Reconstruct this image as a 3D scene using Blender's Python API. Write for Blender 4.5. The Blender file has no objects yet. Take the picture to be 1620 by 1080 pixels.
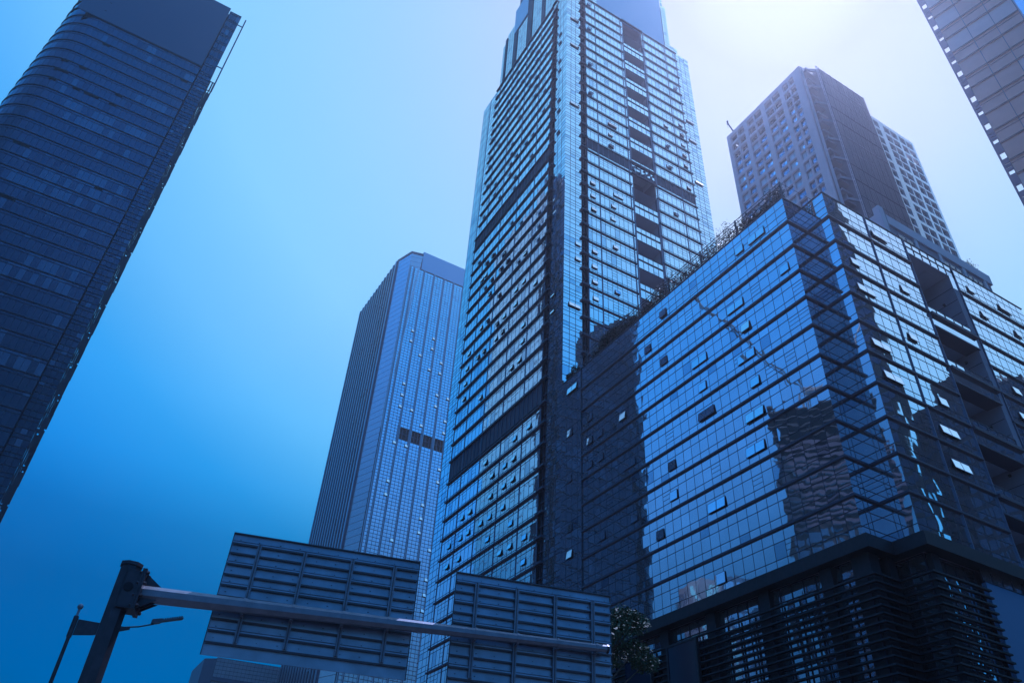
import bpy, math, random
from mathutils import Vector, Matrix

random.seed(7)
SC = bpy.context.scene
COL = SC.collection

# ---------------------------------------------------------------- camera
cam_d = bpy.data.cameras.new("camera")
cam = bpy.data.objects.new("camera", cam_d)
COL.objects.link(cam)
Rv = Vector((0.86138644, -0.50544395, 0.05039656))
Uv = Vector((-0.34473229, -0.50884773, 0.78881787))
Fv = Vector((0.37305905, 0.69685034, 0.61255738))
cam.matrix_world = Matrix(((Rv.x, Uv.x, -Fv.x, 0), (Rv.y, Uv.y, -Fv.y, 0), (Rv.z, Uv.z, -Fv.z, 1.6), (0, 0, 0, 1)))
cam_d.sensor_width = 36.0
cam_d.lens = 36.0 * 1221.67 / 1620.0
cam_d.clip_start = 0.1
cam_d.clip_end = 6000
SC.camera = cam

# ---------------------------------------------------------------- sun and sky
SUN_AZ, SUN_EL = math.radians(62), math.radians(61)   # azimuth from +Y towards +X
SV = Vector((math.sin(SUN_AZ) * math.cos(SUN_EL), math.cos(SUN_AZ) * math.cos(SUN_EL), math.sin(SUN_EL)))
sun_d = bpy.data.lights.new("sun", 'SUN')
sun_d.energy = 2.2
sun_d.angle = math.radians(0.5)
sun_d.color = (1.0, 0.96, 0.92)
sun = bpy.data.objects.new("sun", sun_d)
sun.rotation_euler = SV.to_track_quat('Z', 'Y').to_euler()
sun.location = (0, 0, 300)
COL.objects.link(sun)

W = bpy.data.worlds.new("World")
SC.world = W
W.use_nodes = True
nt = W.node_tree
nt.nodes.clear()
n_out = nt.nodes.new('ShaderNodeOutputWorld')
n_bg = nt.nodes.new('ShaderNodeBackground')
n_sky = nt.nodes.new('ShaderNodeTexSky')
n_sky.sky_type = 'NISHITA'
n_sky.sun_disc = False
n_sky.sun_elevation = SUN_EL
n_sky.sun_rotation = SUN_AZ
n_sky.air_density = 1.0
n_sky.dust_density = 0.6
n_sky.ozone_density = 1.0
n_tc = nt.nodes.new('ShaderNodeTexCoord')
n_dot = nt.nodes.new('ShaderNodeVectorMath'); n_dot.operation = 'DOT_PRODUCT'
n_dot.inputs[1].default_value = SV
n_ac = nt.nodes.new('ShaderNodeMath'); n_ac.operation = 'ARCCOSINE'
n_dv = nt.nodes.new('ShaderNodeMath'); n_dv.operation = 'DIVIDE'; n_dv.inputs[1].default_value = math.pi
n_rp = nt.nodes.new('ShaderNodeValToRGB')
n_mx = nt.nodes.new('ShaderNodeMix'); n_mx.data_type = 'RGBA'; n_mx.blend_type = 'MULTIPLY'; n_mx.inputs[0].default_value = 1.0
SKY_TINT = [  # colour filter of the blue graded sky by angle from the sun, degrees
    (0, (0.33, 0.31, 0.21)), (7, (0.42, 0.40, 0.27)), (15, (0.87, 0.87, 0.54)), (22, (1.14, 1.30, 0.80)), (30, (1.37, 1.72, 1.03)), (38, (1.49, 2.05, 1.23)), (46, (1.07, 1.95, 1.27)), (52, (0.48, 1.55, 1.29)), (60, (0.29, 1.28, 1.37)), (67, (0.33, 1.25, 1.46)), (73, (0.38, 1.08, 1.20)), (82, (0.14, 0.46, 0.50)), (100, (0.29, 0.78, 0.82)), (180, (0.29, 0.78, 0.82)),
]
SKY_BAND = [(0, .17), (.1736, .18), (.29, .23), (.358, .36), (.4226, .62), (.5, .84), (.574, .95), (.707, 1.15), (.866, 1.35), (1.0, 1.4)]   # by sine of elevation
#SKYTINT#
er = n_rp.color_ramp
er.interpolation = 'LINEAR'
while len(er.elements) > 1:
    er.elements.remove(er.elements[-1])
er.elements[0].position = SKY_TINT[0][0] / 180.0
er.elements[0].color = (*SKY_TINT[0][1], 1)
for a, c in SKY_TINT[1:]:
    e = er.elements.new(a / 180.0)
    e.color = (*c, 1)
n_sep = nt.nodes.new('ShaderNodeSeparateXYZ')
n_r2 = nt.nodes.new('ShaderNodeValToRGB')
n_m2 = nt.nodes.new('ShaderNodeMix'); n_m2.data_type = 'RGBA'; n_m2.blend_type = 'MULTIPLY'; n_m2.inputs[0].default_value = 1.0
e2 = n_r2.color_ramp
while len(e2.elements) > 1:
    e2.elements.remove(e2.elements[-1])
e2.elements[0].position = 0.0; e2.elements[0].color = (.03, .18, .27, 1)
for p_, v_ in SKY_BAND[1:]:
    k_ = max(0.0, 1 - p_ / .55)
    q_ = e2.elements.new(p_); q_.color = (v_ * (1 - .9 * k_), v_ * (1 + .12 * k_), v_ * (1 + .55 * k_), 1)
L = nt.links.new
L(n_tc.outputs['Generated'], n_sep.inputs[0])
L(n_sep.outputs[2], n_r2.inputs[0])
L(n_tc.outputs['Generated'], n_dot.inputs[0])
L(n_dot.outputs['Value'], n_ac.inputs[0])
L(n_ac.outputs[0], n_dv.inputs[0])
L(n_dv.outputs[0], n_rp.inputs[0])
L(n_sky.outputs[0], n_mx.inputs[6])
L(n_rp.outputs[0], n_mx.inputs[7])
n_r3 = nt.nodes.new('ShaderNodeValToRGB')       # same band, brightness added west and south to light facades and signs
e3 = n_r3.color_ramp
while len(e3.elements) > 1:
    e3.elements.remove(e3.elements[-1])
SKY_BAND_W = [(0, .38), (.1736, .50), (.29, .70), (.4226, .98), (.574, 1.15), (.707, 1.3), (.866, 1.42), (1.0, 1.4)]
e3.elements[0].position = 0.0; e3.elements[0].color = (.44, .38, .36, 1)
for p_, v_ in SKY_BAND_W[1:]:
    q_ = e3.elements.new(p_); q_.color = (v_ * (1.4 if p_ < .8 else 1.1), v_, v_ * (.95 if p_ < .8 else 1), 1)
n_wx = nt.nodes.new('ShaderNodeMapRange'); n_wx.inputs[1].default_value = -.15; n_wx.inputs[2].default_value = -.5
n_wy = nt.nodes.new('ShaderNodeMapRange'); n_wy.inputs[1].default_value = .05; n_wy.inputs[2].default_value = -.35
n_wm = nt.nodes.new('ShaderNodeMath'); n_wm.operation = 'MAXIMUM'
n_bm = nt.nodes.new('ShaderNodeMix'); n_bm.data_type = 'RGBA'
L(n_sep.outputs[0], n_wx.inputs[0]); L(n_sep.outputs[1], n_wy.inputs[0])
L(n_wx.outputs[0], n_wm.inputs[0]); L(n_wy.outputs[0], n_wm.inputs[1])
L(n_sep.outputs[2], n_r3.inputs[0])
L(n_wm.outputs[0], n_bm.inputs[0]); L(n_r2.outputs[0], n_bm.inputs[6]); L(n_r3.outputs[0], n_bm.inputs[7])
L(n_mx.outputs[2], n_m2.inputs[6])
L(n_bm.outputs[2], n_m2.inputs[7])
L(n_m2.outputs[2], n_bg.inputs[0])
n_bg.inputs[1].default_value = 0.1
L(n_bg.outputs[0], n_out.inputs[0])

SC.view_settings.view_transform = 'Standard'
SC.view_settings.look = 'None'
SC.view_settings.exposure = 0.2
SC.view_settings.gamma = 1.0
SC.view_settings.use_white_balance = True      # the photograph is balanced cold
SC.view_settings.white_balance_temperature = 4700
SC.view_settings.white_balance_tint = 32
SC.render.engine = 'CYCLES'
SC.cycles.max_bounces = 6
SC.cycles.glossy_bounces = 4
SC.cycles.diffuse_bounces = 2
SC.cycles.transmission_bounces = 2
SC.cycles.use_denoising = True
SC.cycles.sample_clamp_indirect = 6.0

# ---------------------------------------------------------------- materials
def mat(name, base, rough=0.6, metal=0.0, bump=0.0, bscale=1.0, bdist=0.02, var=0.0, vscale=0.5, spec=0.5, bmap='Object', bstretch=None):
    m = bpy.data.materials.new(name)
    m.use_nodes = True
    t = m.node_tree
    b = t.nodes['Principled BSDF']
    b.inputs['Base Color'].default_value = (*base, 1)
    b.inputs['Roughness'].default_value = rough
    b.inputs['Metallic'].default_value = metal
    b.inputs['Specular IOR Level'].default_value = spec
    tc = t.nodes.new('ShaderNodeTexCoord')
    src = tc.outputs[bmap]
    if bstretch:
        mp = t.nodes.new('ShaderNodeMapping')
        mp.inputs['Scale'].default_value = bstretch
        t.links.new(src, mp.inputs[0]); src = mp.outputs[0]
    if bump > 0:
        nz = t.nodes.new('ShaderNodeTexNoise')
        nz.inputs['Scale'].default_value = bscale
        nz.inputs['Detail'].default_value = 2.0
        t.links.new(src, nz.inputs['Vector'])
        bp = t.nodes.new('ShaderNodeBump')
        bp.inputs['Strength'].default_value = bump
        bp.inputs['Distance'].default_value = bdist
        t.links.new(nz.outputs['Fac'], bp.inputs['Height'])
        t.links.new(bp.outputs['Normal'], b.inputs['Normal'])
    if var > 0:
        nv = t.nodes.new('ShaderNodeTexNoise')
        nv.inputs['Scale'].default_value = vscale
        nv.inputs['Detail'].default_value = 5.0
        t.links.new(src, nv.inputs['Vector'])
        mr = t.nodes.new('ShaderNodeMapRange')
        mr.inputs[1].default_value = 0.25; mr.inputs[2].default_value = 0.75
        mr.inputs[3].default_value = 1 - var; mr.inputs[4].default_value = 1 + var
        t.links.new(nv.outputs['Fac'], mr.inputs[0])
        mm = t.nodes.new('ShaderNodeMix'); mm.data_type = 'RGBA'; mm.blend_type = 'MULTIPLY'; mm.inputs[0].default_value = 1
        mm.inputs[6].default_value = (*base, 1)
        t.links.new(mr.outputs[0], mm.inputs[7])
        t.links.new(mm.outputs[2], b.inputs['Base Color'])
    return m

def glass(name, tint, bump=0.3, bscale=0.6, bdist=0.02, rough=0.015, metal=0.92):
    return mat(name, tint, rough=rough, metal=metal, bump=bump, bscale=bscale, bdist=bdist, var=0.06, vscale=0.35)

M = {}
M['ctg'] = [glass('tower_glass', (0.93, 0.93, 0.95), bump=0.15), glass('tower_glass_pale', (0.94, 0.95, 0.97), bump=0.15), glass('tower_glass_dull', (0.66, 0.70, 0.78), bump=0.15, rough=0.05)]
M['pdg'] = [glass('podium_glass', (0.82, 0.81, 0.83), bump=0.35, bdist=0.032, bscale=0.32), glass('podium_glass_pale', (0.88, 0.87, 0.89), bump=0.35, bdist=0.032, bscale=0.32), glass('podium_glass_dull', (0.52, 0.55, 0.62), bump=0.35, bdist=0.032, bscale=0.32)]
M['pdn'] = glass('podium_corner_glass', (0.42, 0.44, 0.52), bump=0.3, bdist=0.03, bscale=0.32)
M['pdl'] = glass('podium_lower_glass', (0.62, 0.64, 0.70), bump=0.5, bdist=0.05, bscale=0.4)
M['ltg'] = [glass('office_glass', (0.105, 0.115, 0.165), bump=0.1), glass('office_glass_blind', (0.16, 0.175, 0.24), bump=0.1, rough=0.25), glass('office_glass_dull', (0.085, 0.095, 0.14), bump=0.1)]
M['eastg'] = glass('office_side_glass', (0.46, 0.52, 0.64), bump=0.1)
M['lowg'] = [glass('tile_glass', (0.92, 0.93, 0.95), bump=0.1), glass('tile_glass_pale', (0.92, 0.93, 0.96), bump=0.1), glass('tile_glass_dull', (0.72, 0.76, 0.82), bump=0.1)]
M['rtg'] = [glass('bronze_glass', (0.78, 0.36, 0.24), bump=0.15, metal=.2, rough=.08), glass('bronze_glass_pale', (0.82, 0.48, 0.38), bump=0.15, rough=0.2, metal=.3), glass('bronze_glass_dull', (0.66, 0.30, 0.19), bump=0.15, metal=.2)]
M['htgp'] = glass('hotel_glass_blind', (0.60, 0.60, 0.64), bump=0.1, rough=.3, metal=.6)
M['htgd'] = glass('hotel_glass_dark', (0.26, 0.29, 0.38), bump=0.1, rough=.1)
M['htg'] = glass('hotel_glass', (0.36, 0.41, 0.54), bump=0.1, rough=.12)
M['sash'] = glass('sash_glass', (0.86, 0.88, 0.92), bump=0.05)
M['mull'] = mat('mullion_metal', (0.035, 0.035, 0.06), rough=0.5, metal=0.3)
M['ledge'] = mat('ledge_metal', (0.085, 0.078, 0.115), rough=0.55, metal=0.2)
M['bay'] = mat('bay_mullion_metal', (0.16, 0.17, 0.25), rough=0.45, metal=0.4)
M['dark'] = mat('dark_void', (0.012, 0.012, 0.02), rough=0.8)
M['louv'] = mat('louvre_dark', (0.10, 0.085, 0.12), rough=0.6, metal=0.2)
M['granite'] = mat('dark_granite', (0.022, 0.021, 0.028), rough=0.6, var=0.25, vscale=3.0)
M['frame'] = mat('pale_frame_metal', (0.30, 0.32, 0.38), rough=0.4, metal=0.5)
M['white'] = mat('balcony_paint', (0.55, 0.53, 0.60), rough=0.7, var=0.08)
M['lav'] = mat('grey_render', (0.36, 0.32, 0.38), rough=0.85, var=0.1, vscale=0.6)
M['stone'] = mat('grid_stone', (0.72, 0.64, 0.70), rough=0.8, var=0.07, vscale=0.4)
M['stoneB'] = mat('grid_white_sunlit', (0.92, 0.92, 0.93), rough=0.4, metal=0.55, var=0.05, vscale=0.4)  # white B-side wall; sunlit brightness put into its colour and metallic
M['slab'] = mat('slab_louvre', (0.36, 0.31, 0.37), rough=0.6, metal=0.2)
M['blank'] = mat('blank_sign_sheet', (0.46, 0.54, 0.72), rough=0.35, metal=0.6)
M['blankd'] = mat('blank_sign_sheet_dark', (0.10, 0.13, 0.22), rough=0.5, metal=0.35)
M['blankm'] = mat('blank_sign_sheet_mid', (0.22, 0.30, 0.50), rough=0.4, metal=0.5)
M['roof'] = mat('roof_slab', (0.14, 0.14, 0.16), rough=0.9)
M['fin'] = mat('fin_metal', (0.10, 0.10, 0.16), rough=0.4, metal=0.5)
M['wallt'] = mat('wall_tile', (0.30, 0.33, 0.40), rough=0.35, var=0.12, vscale=0.8)
M['finb'] = mat('fin_bronze', (0.10, 0.05, 0.035), .5, .3)
M['finl'] = mat('fin_pale_blue', (0.40, 0.43, 0.50), rough=0.3, metal=0.8)
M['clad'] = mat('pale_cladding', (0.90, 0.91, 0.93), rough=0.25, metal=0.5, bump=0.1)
M['cladd'] = mat('grey_cladding', (0.74, 0.77, 0.84), rough=0.2, metal=0.85, bump=0.1)
M['sign'] = mat('sign_aluminium', (0.36, 0.40, 0.50), rough=0.38, metal=0.8, var=0.22, vscale=2.2, bump=0.2, bscale=1.5, bdist=0.03)
M['signd'] = mat('sign_rib', (0.10, 0.10, 0.12), rough=0.6, metal=0.4)
M['galv'] = mat('galvanised_steel', (0.25, 0.27, 0.33), rough=0.6, metal=0.7, var=0.15, vscale=6.0)
M['polep'] = mat('pole_dark_steel', (0.06, 0.055, 0.07), rough=0.4, metal=0.5, var=0.3, vscale=4.0)
M['leaf'] = mat('leaf_green', (0.05, 0.085, 0.045), rough=0.6, var=0.4, vscale=3.0)
M['leafd'] = mat('leaf_dark', (0.035, 0.05, 0.035), rough=0.45, var=0.4, vscale=3.0)
M['bark'] = mat('bark', (0.09, 0.075, 0.06), rough=0.9, bump=0.5, bscale=14, var=0.3, vscale=6)
M['asph'] = mat('asphalt', (0.05, 0.05, 0.052), rough=0.9, bump=0.3, bscale=40, bdist=0.01, var=0.2, vscale=2)
M['pave'] = mat('paving', (0.11, 0.11, 0.115), rough=0.85, var=0.15, vscale=1.5)
M['gnd'] = mat('city_ground', (0.05, 0.052, 0.055), rough=0.95, var=0.3, vscale=0.02)
M['paint'] = mat('road_paint', (0.75, 0.75, 0.73), rough=0.7)
M['conc'] = mat('raw_concrete', (0.34, 0.33, 0.33), rough=0.9, var=0.15, vscale=0.2)
M['screen'] = mat('screen_glass', (0.02, 0.025, 0.05), rough=0.08)

# ---------------------------------------------------------------- mesh helpers
WORLD = {}

class MB:
    def __init__(self):
        self.v = []; self.f = []; self.mi = []
    def quad(self, a, b, c, d, m=0):
        i = len(self.v)
        self.v += [tuple(a), tuple(b), tuple(c), tuple(d)]
        self.f.append((i, i + 1, i + 2, i + 3)); self.mi.append(m)
    def tri(self, a, b, c, m=0):
        i = len(self.v)
        self.v += [tuple(a), tuple(b), tuple(c)]
        self.f.append((i, i + 1, i + 2)); self.mi.append(m)
    def poly(self, pts, m=0):
        i = len(self.v)
        self.v += [tuple(p) for p in pts]
        self.f.append(tuple(range(i, i + len(pts)))); self.mi.append(m)
    def box8(self, p, m=0, skip=()):
        # p: 4 bottom corners ccw, 4 top corners
        fs = {'bottom': (3, 2, 1, 0), 'top': (4, 5, 6, 7), 's0': (0, 1, 5, 4), 's1': (1, 2, 6, 5), 's2': (2, 3, 7, 6), 's3': (3, 0, 4, 7)}
        i = len(self.v)
        self.v += [tuple(q) for q in p]
        for k, f in fs.items():
            if k in skip: continue
            self.f.append(tuple(i + j for j in f)); self.mi.append(m)
    def box(self, x0, x1, y0, y1, z0, z1, m=0):
        self.box8([(x0, y0, z0), (x1, y0, z0), (x1, y1, z0), (x0, y1, z0), (x0, y0, z1), (x1, y0, z1), (x1, y1, z1), (x0, y1, z1)], m)
    def prism(self, pts, z0, z1, m=0, mt=None):
        n = len(pts)
        for i in range(n):
            a, b = pts[i], pts[(i + 1) % n]
            self.quad((*a, z0), (*b, z0), (*b, z1), (*a, z1), m)
        self.poly([(*p, z1) for p in pts], m if mt is None else mt)
        self.poly([(*p, z0) for p in reversed(pts)], m if mt is None else mt)
    def tube(self, a, b, r0, r1=None, n=8, m=0, caps=True, rot=0.0):
        a = Vector(a); b = Vector(b); r1 = r0 if r1 is None else r1
        d = (b - a).normalized()
        u = d.orthogonal().normalized() if abs(d.z) < 0.99 else Vector((1, 0, 0))
        if abs(d.z) < 0.99:
            u = Vector((0, 0, 1)).cross(d).normalized()
        w = d.cross(u)
        i = len(self.v)
        for c, r in ((a, r0), (b, r1)):
            for k in range(n):
                t = 2 * math.pi * k / n + rot
                self.v.append(tuple(c + u * (r * math.cos(t)) + w * (r * math.sin(t))))
        for k in range(n):
            self.f.append((i + k, i + (k + 1) % n, i + n + (k + 1) % n, i + n + k)); self.mi.append(m)
        if caps:
            self.f.append(tuple(i + k for k in reversed(range(n)))); self.mi.append(m)
            self.f.append(tuple(i + n + k for k in range(n))); self.mi.append(m)
    def sweep(self, pts, d0, d1, z0, z1, m=0, caps=True):
        """rectangular bar along a plan polyline, from d0 to d1 outside it (outside = right of travel)"""
        n = len(pts)
        dirs = []
        for i in range(n - 1):
            d = Vector((pts[i + 1][0] - pts[i][0], pts[i + 1][1] - pts[i][1])); d.normalize(); dirs.append(d)
        offs = []
        for i in range(n):
            if i == 0: nn = Vector((dirs[0].y, -dirs[0].x)); k = 1
            elif i == n - 1: nn = Vector((dirs[-1].y, -dirs[-1].x)); k = 1
            else:
                a = Vector((dirs[i - 1].y, -dirs[i - 1].x)); b = Vector((dirs[i].y, -dirs[i].x))
                nn = (a + b).normalized(); k = 1 / max(0.3, nn.dot(a))
            offs.append(nn * k)
        I = [(pts[i][0] + offs[i].x * d0, pts[i][1] + offs[i].y * d0) for i in range(n)]
        O = [(pts[i][0] + offs[i].x * d1, pts[i][1] + offs[i].y * d1) for i in range(n)]
        for i in range(n - 1):
            self.quad((*O[i], z0), (*O[i + 1], z0), (*O[i + 1], z1), (*O[i], z1), m)
            self.quad((*I[i], z1), (*O[i], z1), (*O[i + 1], z1), (*I[i + 1], z1), m)
            self.quad((*I[i], z0), (*I[i + 1], z0), (*O[i + 1], z0), (*O[i], z0), m)
        if caps:
            for i in (0, n - 1):
                self.quad((*I[i], z0), (*O[i], z0), (*O[i], z1), (*I[i], z1), m)
    def build(self, name, mats, parent=None, smooth=False, link=True):
        if not isinstance(mats, (list, tuple)): mats = [mats]
        o3 = WORLD.get(parent.name, Vector((0, 0, 0))) if parent else Vector((0, 0, 0))
        me = bpy.data.meshes.new(name)
        me.from_pydata([(x - o3.x, y - o3.y, z - o3.z) for x, y, z in self.v], [], self.f)
        for mm in mats: me.materials.append(mm)
        me.polygons.foreach_set('material_index', self.mi)
        if smooth: me.polygons.foreach_set('use_smooth', [True] * len(self.f))
        me.update()
        o = bpy.data.objects.new(name, me)
        COL.objects.link(o)
        if parent:
            o.parent = parent; WORLD[o.name] = o3
        return o

def tag(o, label=None, cat=None, group=None, kind=None):
    if label: o['label'] = label
    if cat: o['category'] = cat
    if group: o['group'] = group
    if kind: o['kind'] = kind
    return o

def thing(name, label, cat, loc, group=None):
    o = bpy.data.objects.new(name, None)
    o.empty_display_size = 1
    o.location = loc
    COL.objects.link(o)
    WORLD[o.name] = Vector(loc)
    return tag(o, label, cat, group)

class Run:
    """a straight vertical wall face; outside is to the right of travel p0 -> p1"""
    def __init__(self, p0, p1):
        self.p = Vector(p0); d = Vector(p1) - self.p
        self.len = d.length; self.t = d.normalized(); self.n = Vector((self.t.y, -self.t.x))
    def at(self, s, z, off=0.0):
        q = self.p + self.t * s + self.n * off
        return (q.x, q.y, z)
    def glass(self, mb, ss, zs, pick, sig=0.003, off=0.0):
        for i in range(len(ss) - 1):
            w = ss[i + 1] - ss[i]
            for j in range(len(zs) - 1):
                h = zs[j + 1] - zs[j]
                a = random.gauss(0, sig) * w / 2; b = random.gauss(0, sig) * h / 2
                mb.quad(self.at(ss[i], zs[j], off - a - b), self.at(ss[i + 1], zs[j], off + a - b), self.at(ss[i + 1], zs[j + 1], off + a + b), self.at(ss[i], zs[j + 1], off - a + b), pick())
    def vbar(self, mb, s, z0, z1, w, d, m, d0=-0.03):
        self.bar(mb, s - w / 2, s + w / 2, z0, z1, d, m, d0)
    def bar(self, mb, s0, s1, z0, z1, d, m, d0=-0.03):
        A = self.at
        mb.box8([A(s0, z0, d), A(s1, z0, d), A(s1, z0, d0), A(s0, z0, d0), A(s0, z1, d), A(s1, z1, d), A(s1, z1, d0), A(s0, z1, d0)], m, skip=('s2',))
    def rot(self):
        return math.atan2(self.t.y, self.t.x)

def frange(a, b, step):
    n = max(1, round((b - a) / step))
    return [a + (b - a) * i / n for i in range(n + 1)]

def picker(p=(0.82, 0.12, 0.06)):
    def f():
        r = random.random()
        return 0 if r < p[0] else (1 if r < p[0] + p[1] else 2)
    return f

_sash = {}
def sash(run, s, zc, w, h, ang, parent, thin=0.03, mats=None):
    """one awning window, hinged at its head and pushed open; its own object"""
    key = (round(w, 2), round(h, 2), ang)
    if key not in _sash:
        mb = MB()
        # reveal behind (dark), 6 mm proud of the glass line
        mb.quad((-w / 2, 0.015, -h / 2), (w / 2, 0.015, -h / 2), (w / 2, 0.015, -h * .2), (-w / 2, 0.015, -h * .2), 2)
        c, sn = math.cos(math.radians(ang)), math.sin(math.radians(ang))
        def P(x, l, o):   # l: length down from hinge; o: outward thickness
            return (x, -(0.01 + l * sn + o * c), h / 2 - l * c + o * sn)
        e = 0.045
        mb.box8([P(-w / 2, h, thin), P(w / 2, h, thin), P(w / 2, h, 0), P(-w / 2, h, 0), P(-w / 2, 0, thin), P(w / 2, 0, thin), P(w / 2, 0, 0), P(-w / 2, 0, 0)], 1)
        n = 2 if w > 1.5 else 1
        for k in range(n):
            x0 = -w / 2 + w * k / n + e; x1 = -w / 2 + w * (k + 1) / n - e
            mb.quad(P(x0, h - e, thin + 0.006), P(x1, h - e, thin + 0.006), P(x1, e, thin + 0.006), P(x0, e, thin + 0.006), 0)
        o = mb.build('awning_window', mats or [M['sash'], M['fin'], M['dark']])
        _sash[key] = o.data
        bpy.data.objects.remove(o)
    o = bpy.data.objects.new('awning_window', _sash[key])
    COL.objects.link(o)
    o3 = WORLD[parent.name]
    q = run.at(s, zc, 0.03)
    o.parent = parent
    o.location = (q[0] - o3.x, q[1] - o3.y, q[2] - o3.z)
    o.rotation_euler = (0, 0, run.rot())
    return o

def sash_mesh(mb, run, s, zc, w, h, ang):
    """the same window added to a shared mesh (for the many small far ones)"""
    c, sn = math.cos(math.radians(ang)), math.sin(math.radians(ang))
    A = lambda x, l, o: run.at(s + x, zc + h / 2 - l * c + o * sn, 0.08 + l * sn + o * c)
    mb.box8([A(-w / 2, h, .05), A(w / 2, h, .05), A(w / 2, h, 0), A(-w / 2, h, 0), A(-w / 2, 0, .05), A(w / 2, 0, .05), A(w / 2, 0, 0), A(-w / 2, 0, 0)], 0)

# ================================================================ setting
def sheet(name, x0, x1, y0, y1, z, m, rot=None):
    mb = MB(); mb.quad((x0, y0, z), (x1, y0, z), (x1, y1, z), (x0, y1, z)); o = mb.build(name, m); o['kind'] = 'structure'; return o
sheet('ground', -2500, 2500, -2500, 2500, 0.0, M['gnd'])
GT = Vector((0.970, -0.242)); GN = Vector((0.242, 0.970))   # along the gantry arm / away across it
def gp(s, c): q = GT * s + GN * c; return (q.x, q.y)
def strip(name, s0, s1, c0, c1, z0, z1, m):
    mb = MB(); mb.prism([gp(s0, c0), gp(s1, c0), gp(s1, c1), gp(s0, c1)], z0, z1); o = mb.build(name, m); o['kind'] = 'structure'; return o
mb = MB(); mb.quad((*gp(-1.4, -200), .006), (*gp(12.6, -200), .006), (*gp(12.6, 260), .006), (*gp(-1.4, 260), .006)); tag(mb.build('road', M['asph']), kind='structure')
strip('pavement', -7.5, -1.55, -200, 260, 0.01, 0.14, M['pave'])
strip('kerb', -1.55, -1.4, -200, 260, 0.012, 0.15, M['conc'])
strip('kerb', 12.6, 12.75, -200, 260, 0.012, 0.15, M['conc'])
strip('pavement', 12.75, 24.0, -200, 260, 0.01, 0.14, M['pave'])
mb = MB()
for s in (2.1, 5.6, 9.1):
    for k in range(-30, 40):
        c = k * 6.0
        mb.quad((*gp(s - .07, c), .011), (*gp(s + .07, c), .011), (*gp(s + .07, c + 2.5), .011), (*gp(s - .07, c + 2.5), .011))
tag(mb.build('road_marking', M['paint']), kind='structure')

# ================================================================ central tower
XA, YB = 43.0, 66.4
ct = thing('glass_skyscraper', 'tallest blue glass tower in the middle with dark floor ledges and a stack of balconies', 'skyscraper', (58, 84, 0))
PITCH = 3.03
LV = [153.6 - PITCH * k for k in range(32)]          # ledge levels, 153.6 down to 59.6
LV += [55.9]
while LV[-1] > 4: LV.append(LV[-1] - PITCH)
RA = Run((XA, 101.2), (XA, YB))       # A face, s = 101.2 - Y
RB = Run((XA, YB), (74.1, YB))        # B face, s = X - 43
sA = lambda y: 101.2 - y
sB = lambda x: x - XA
A_BAYS = [97.8, 93.5, 87.7, 81.7, 75.9, 71.3]
A_PANES = [sA(101.2), sA(99.9), sA(98.6), sA(97.8)]
for i in range(5):
    y0, y1 = A_BAYS[i], A_BAYS[i + 1]
    n = max(2, round((y0 - y1) / 1.16))
    A_PANES += [sA(y0 + (y1 - y0) * k / n) for k in range(1, n + 1)]
A_PIER = [sA(y) for y in (69.8, 68.7, 67.55, 66.4)]
B_PIER = [sB(x) for x in (43.0, 44.0, 45.0, 46.1)]
B1 = [sB(x) for x in (47.2, 48.0, 48.8, 49.65, 50.55, 51.45, 52.35, 53.25, 54.15, 55.0, 55.95, 56.55)]
B2 = [sB(x) for x in (61.5, 62.2, 63.1, 64.0, 65.0, 66.0, 67.0, 68.0, 68.9, 69.8, 70.6)]
B3 = [sB(x) for x in (70.6, 71.7, 72.9, 74.1)]
pk = picker((0.80, 0.13, 0.07))
GM = M['ctg'] + [M['mull'], M['bay'], M['louv'], M['dark']]
MU, BAY, LO, DK = 3, 4, 5, 6
op = []   # openable windows: (run, s, zc, w)
storeys = []
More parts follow.
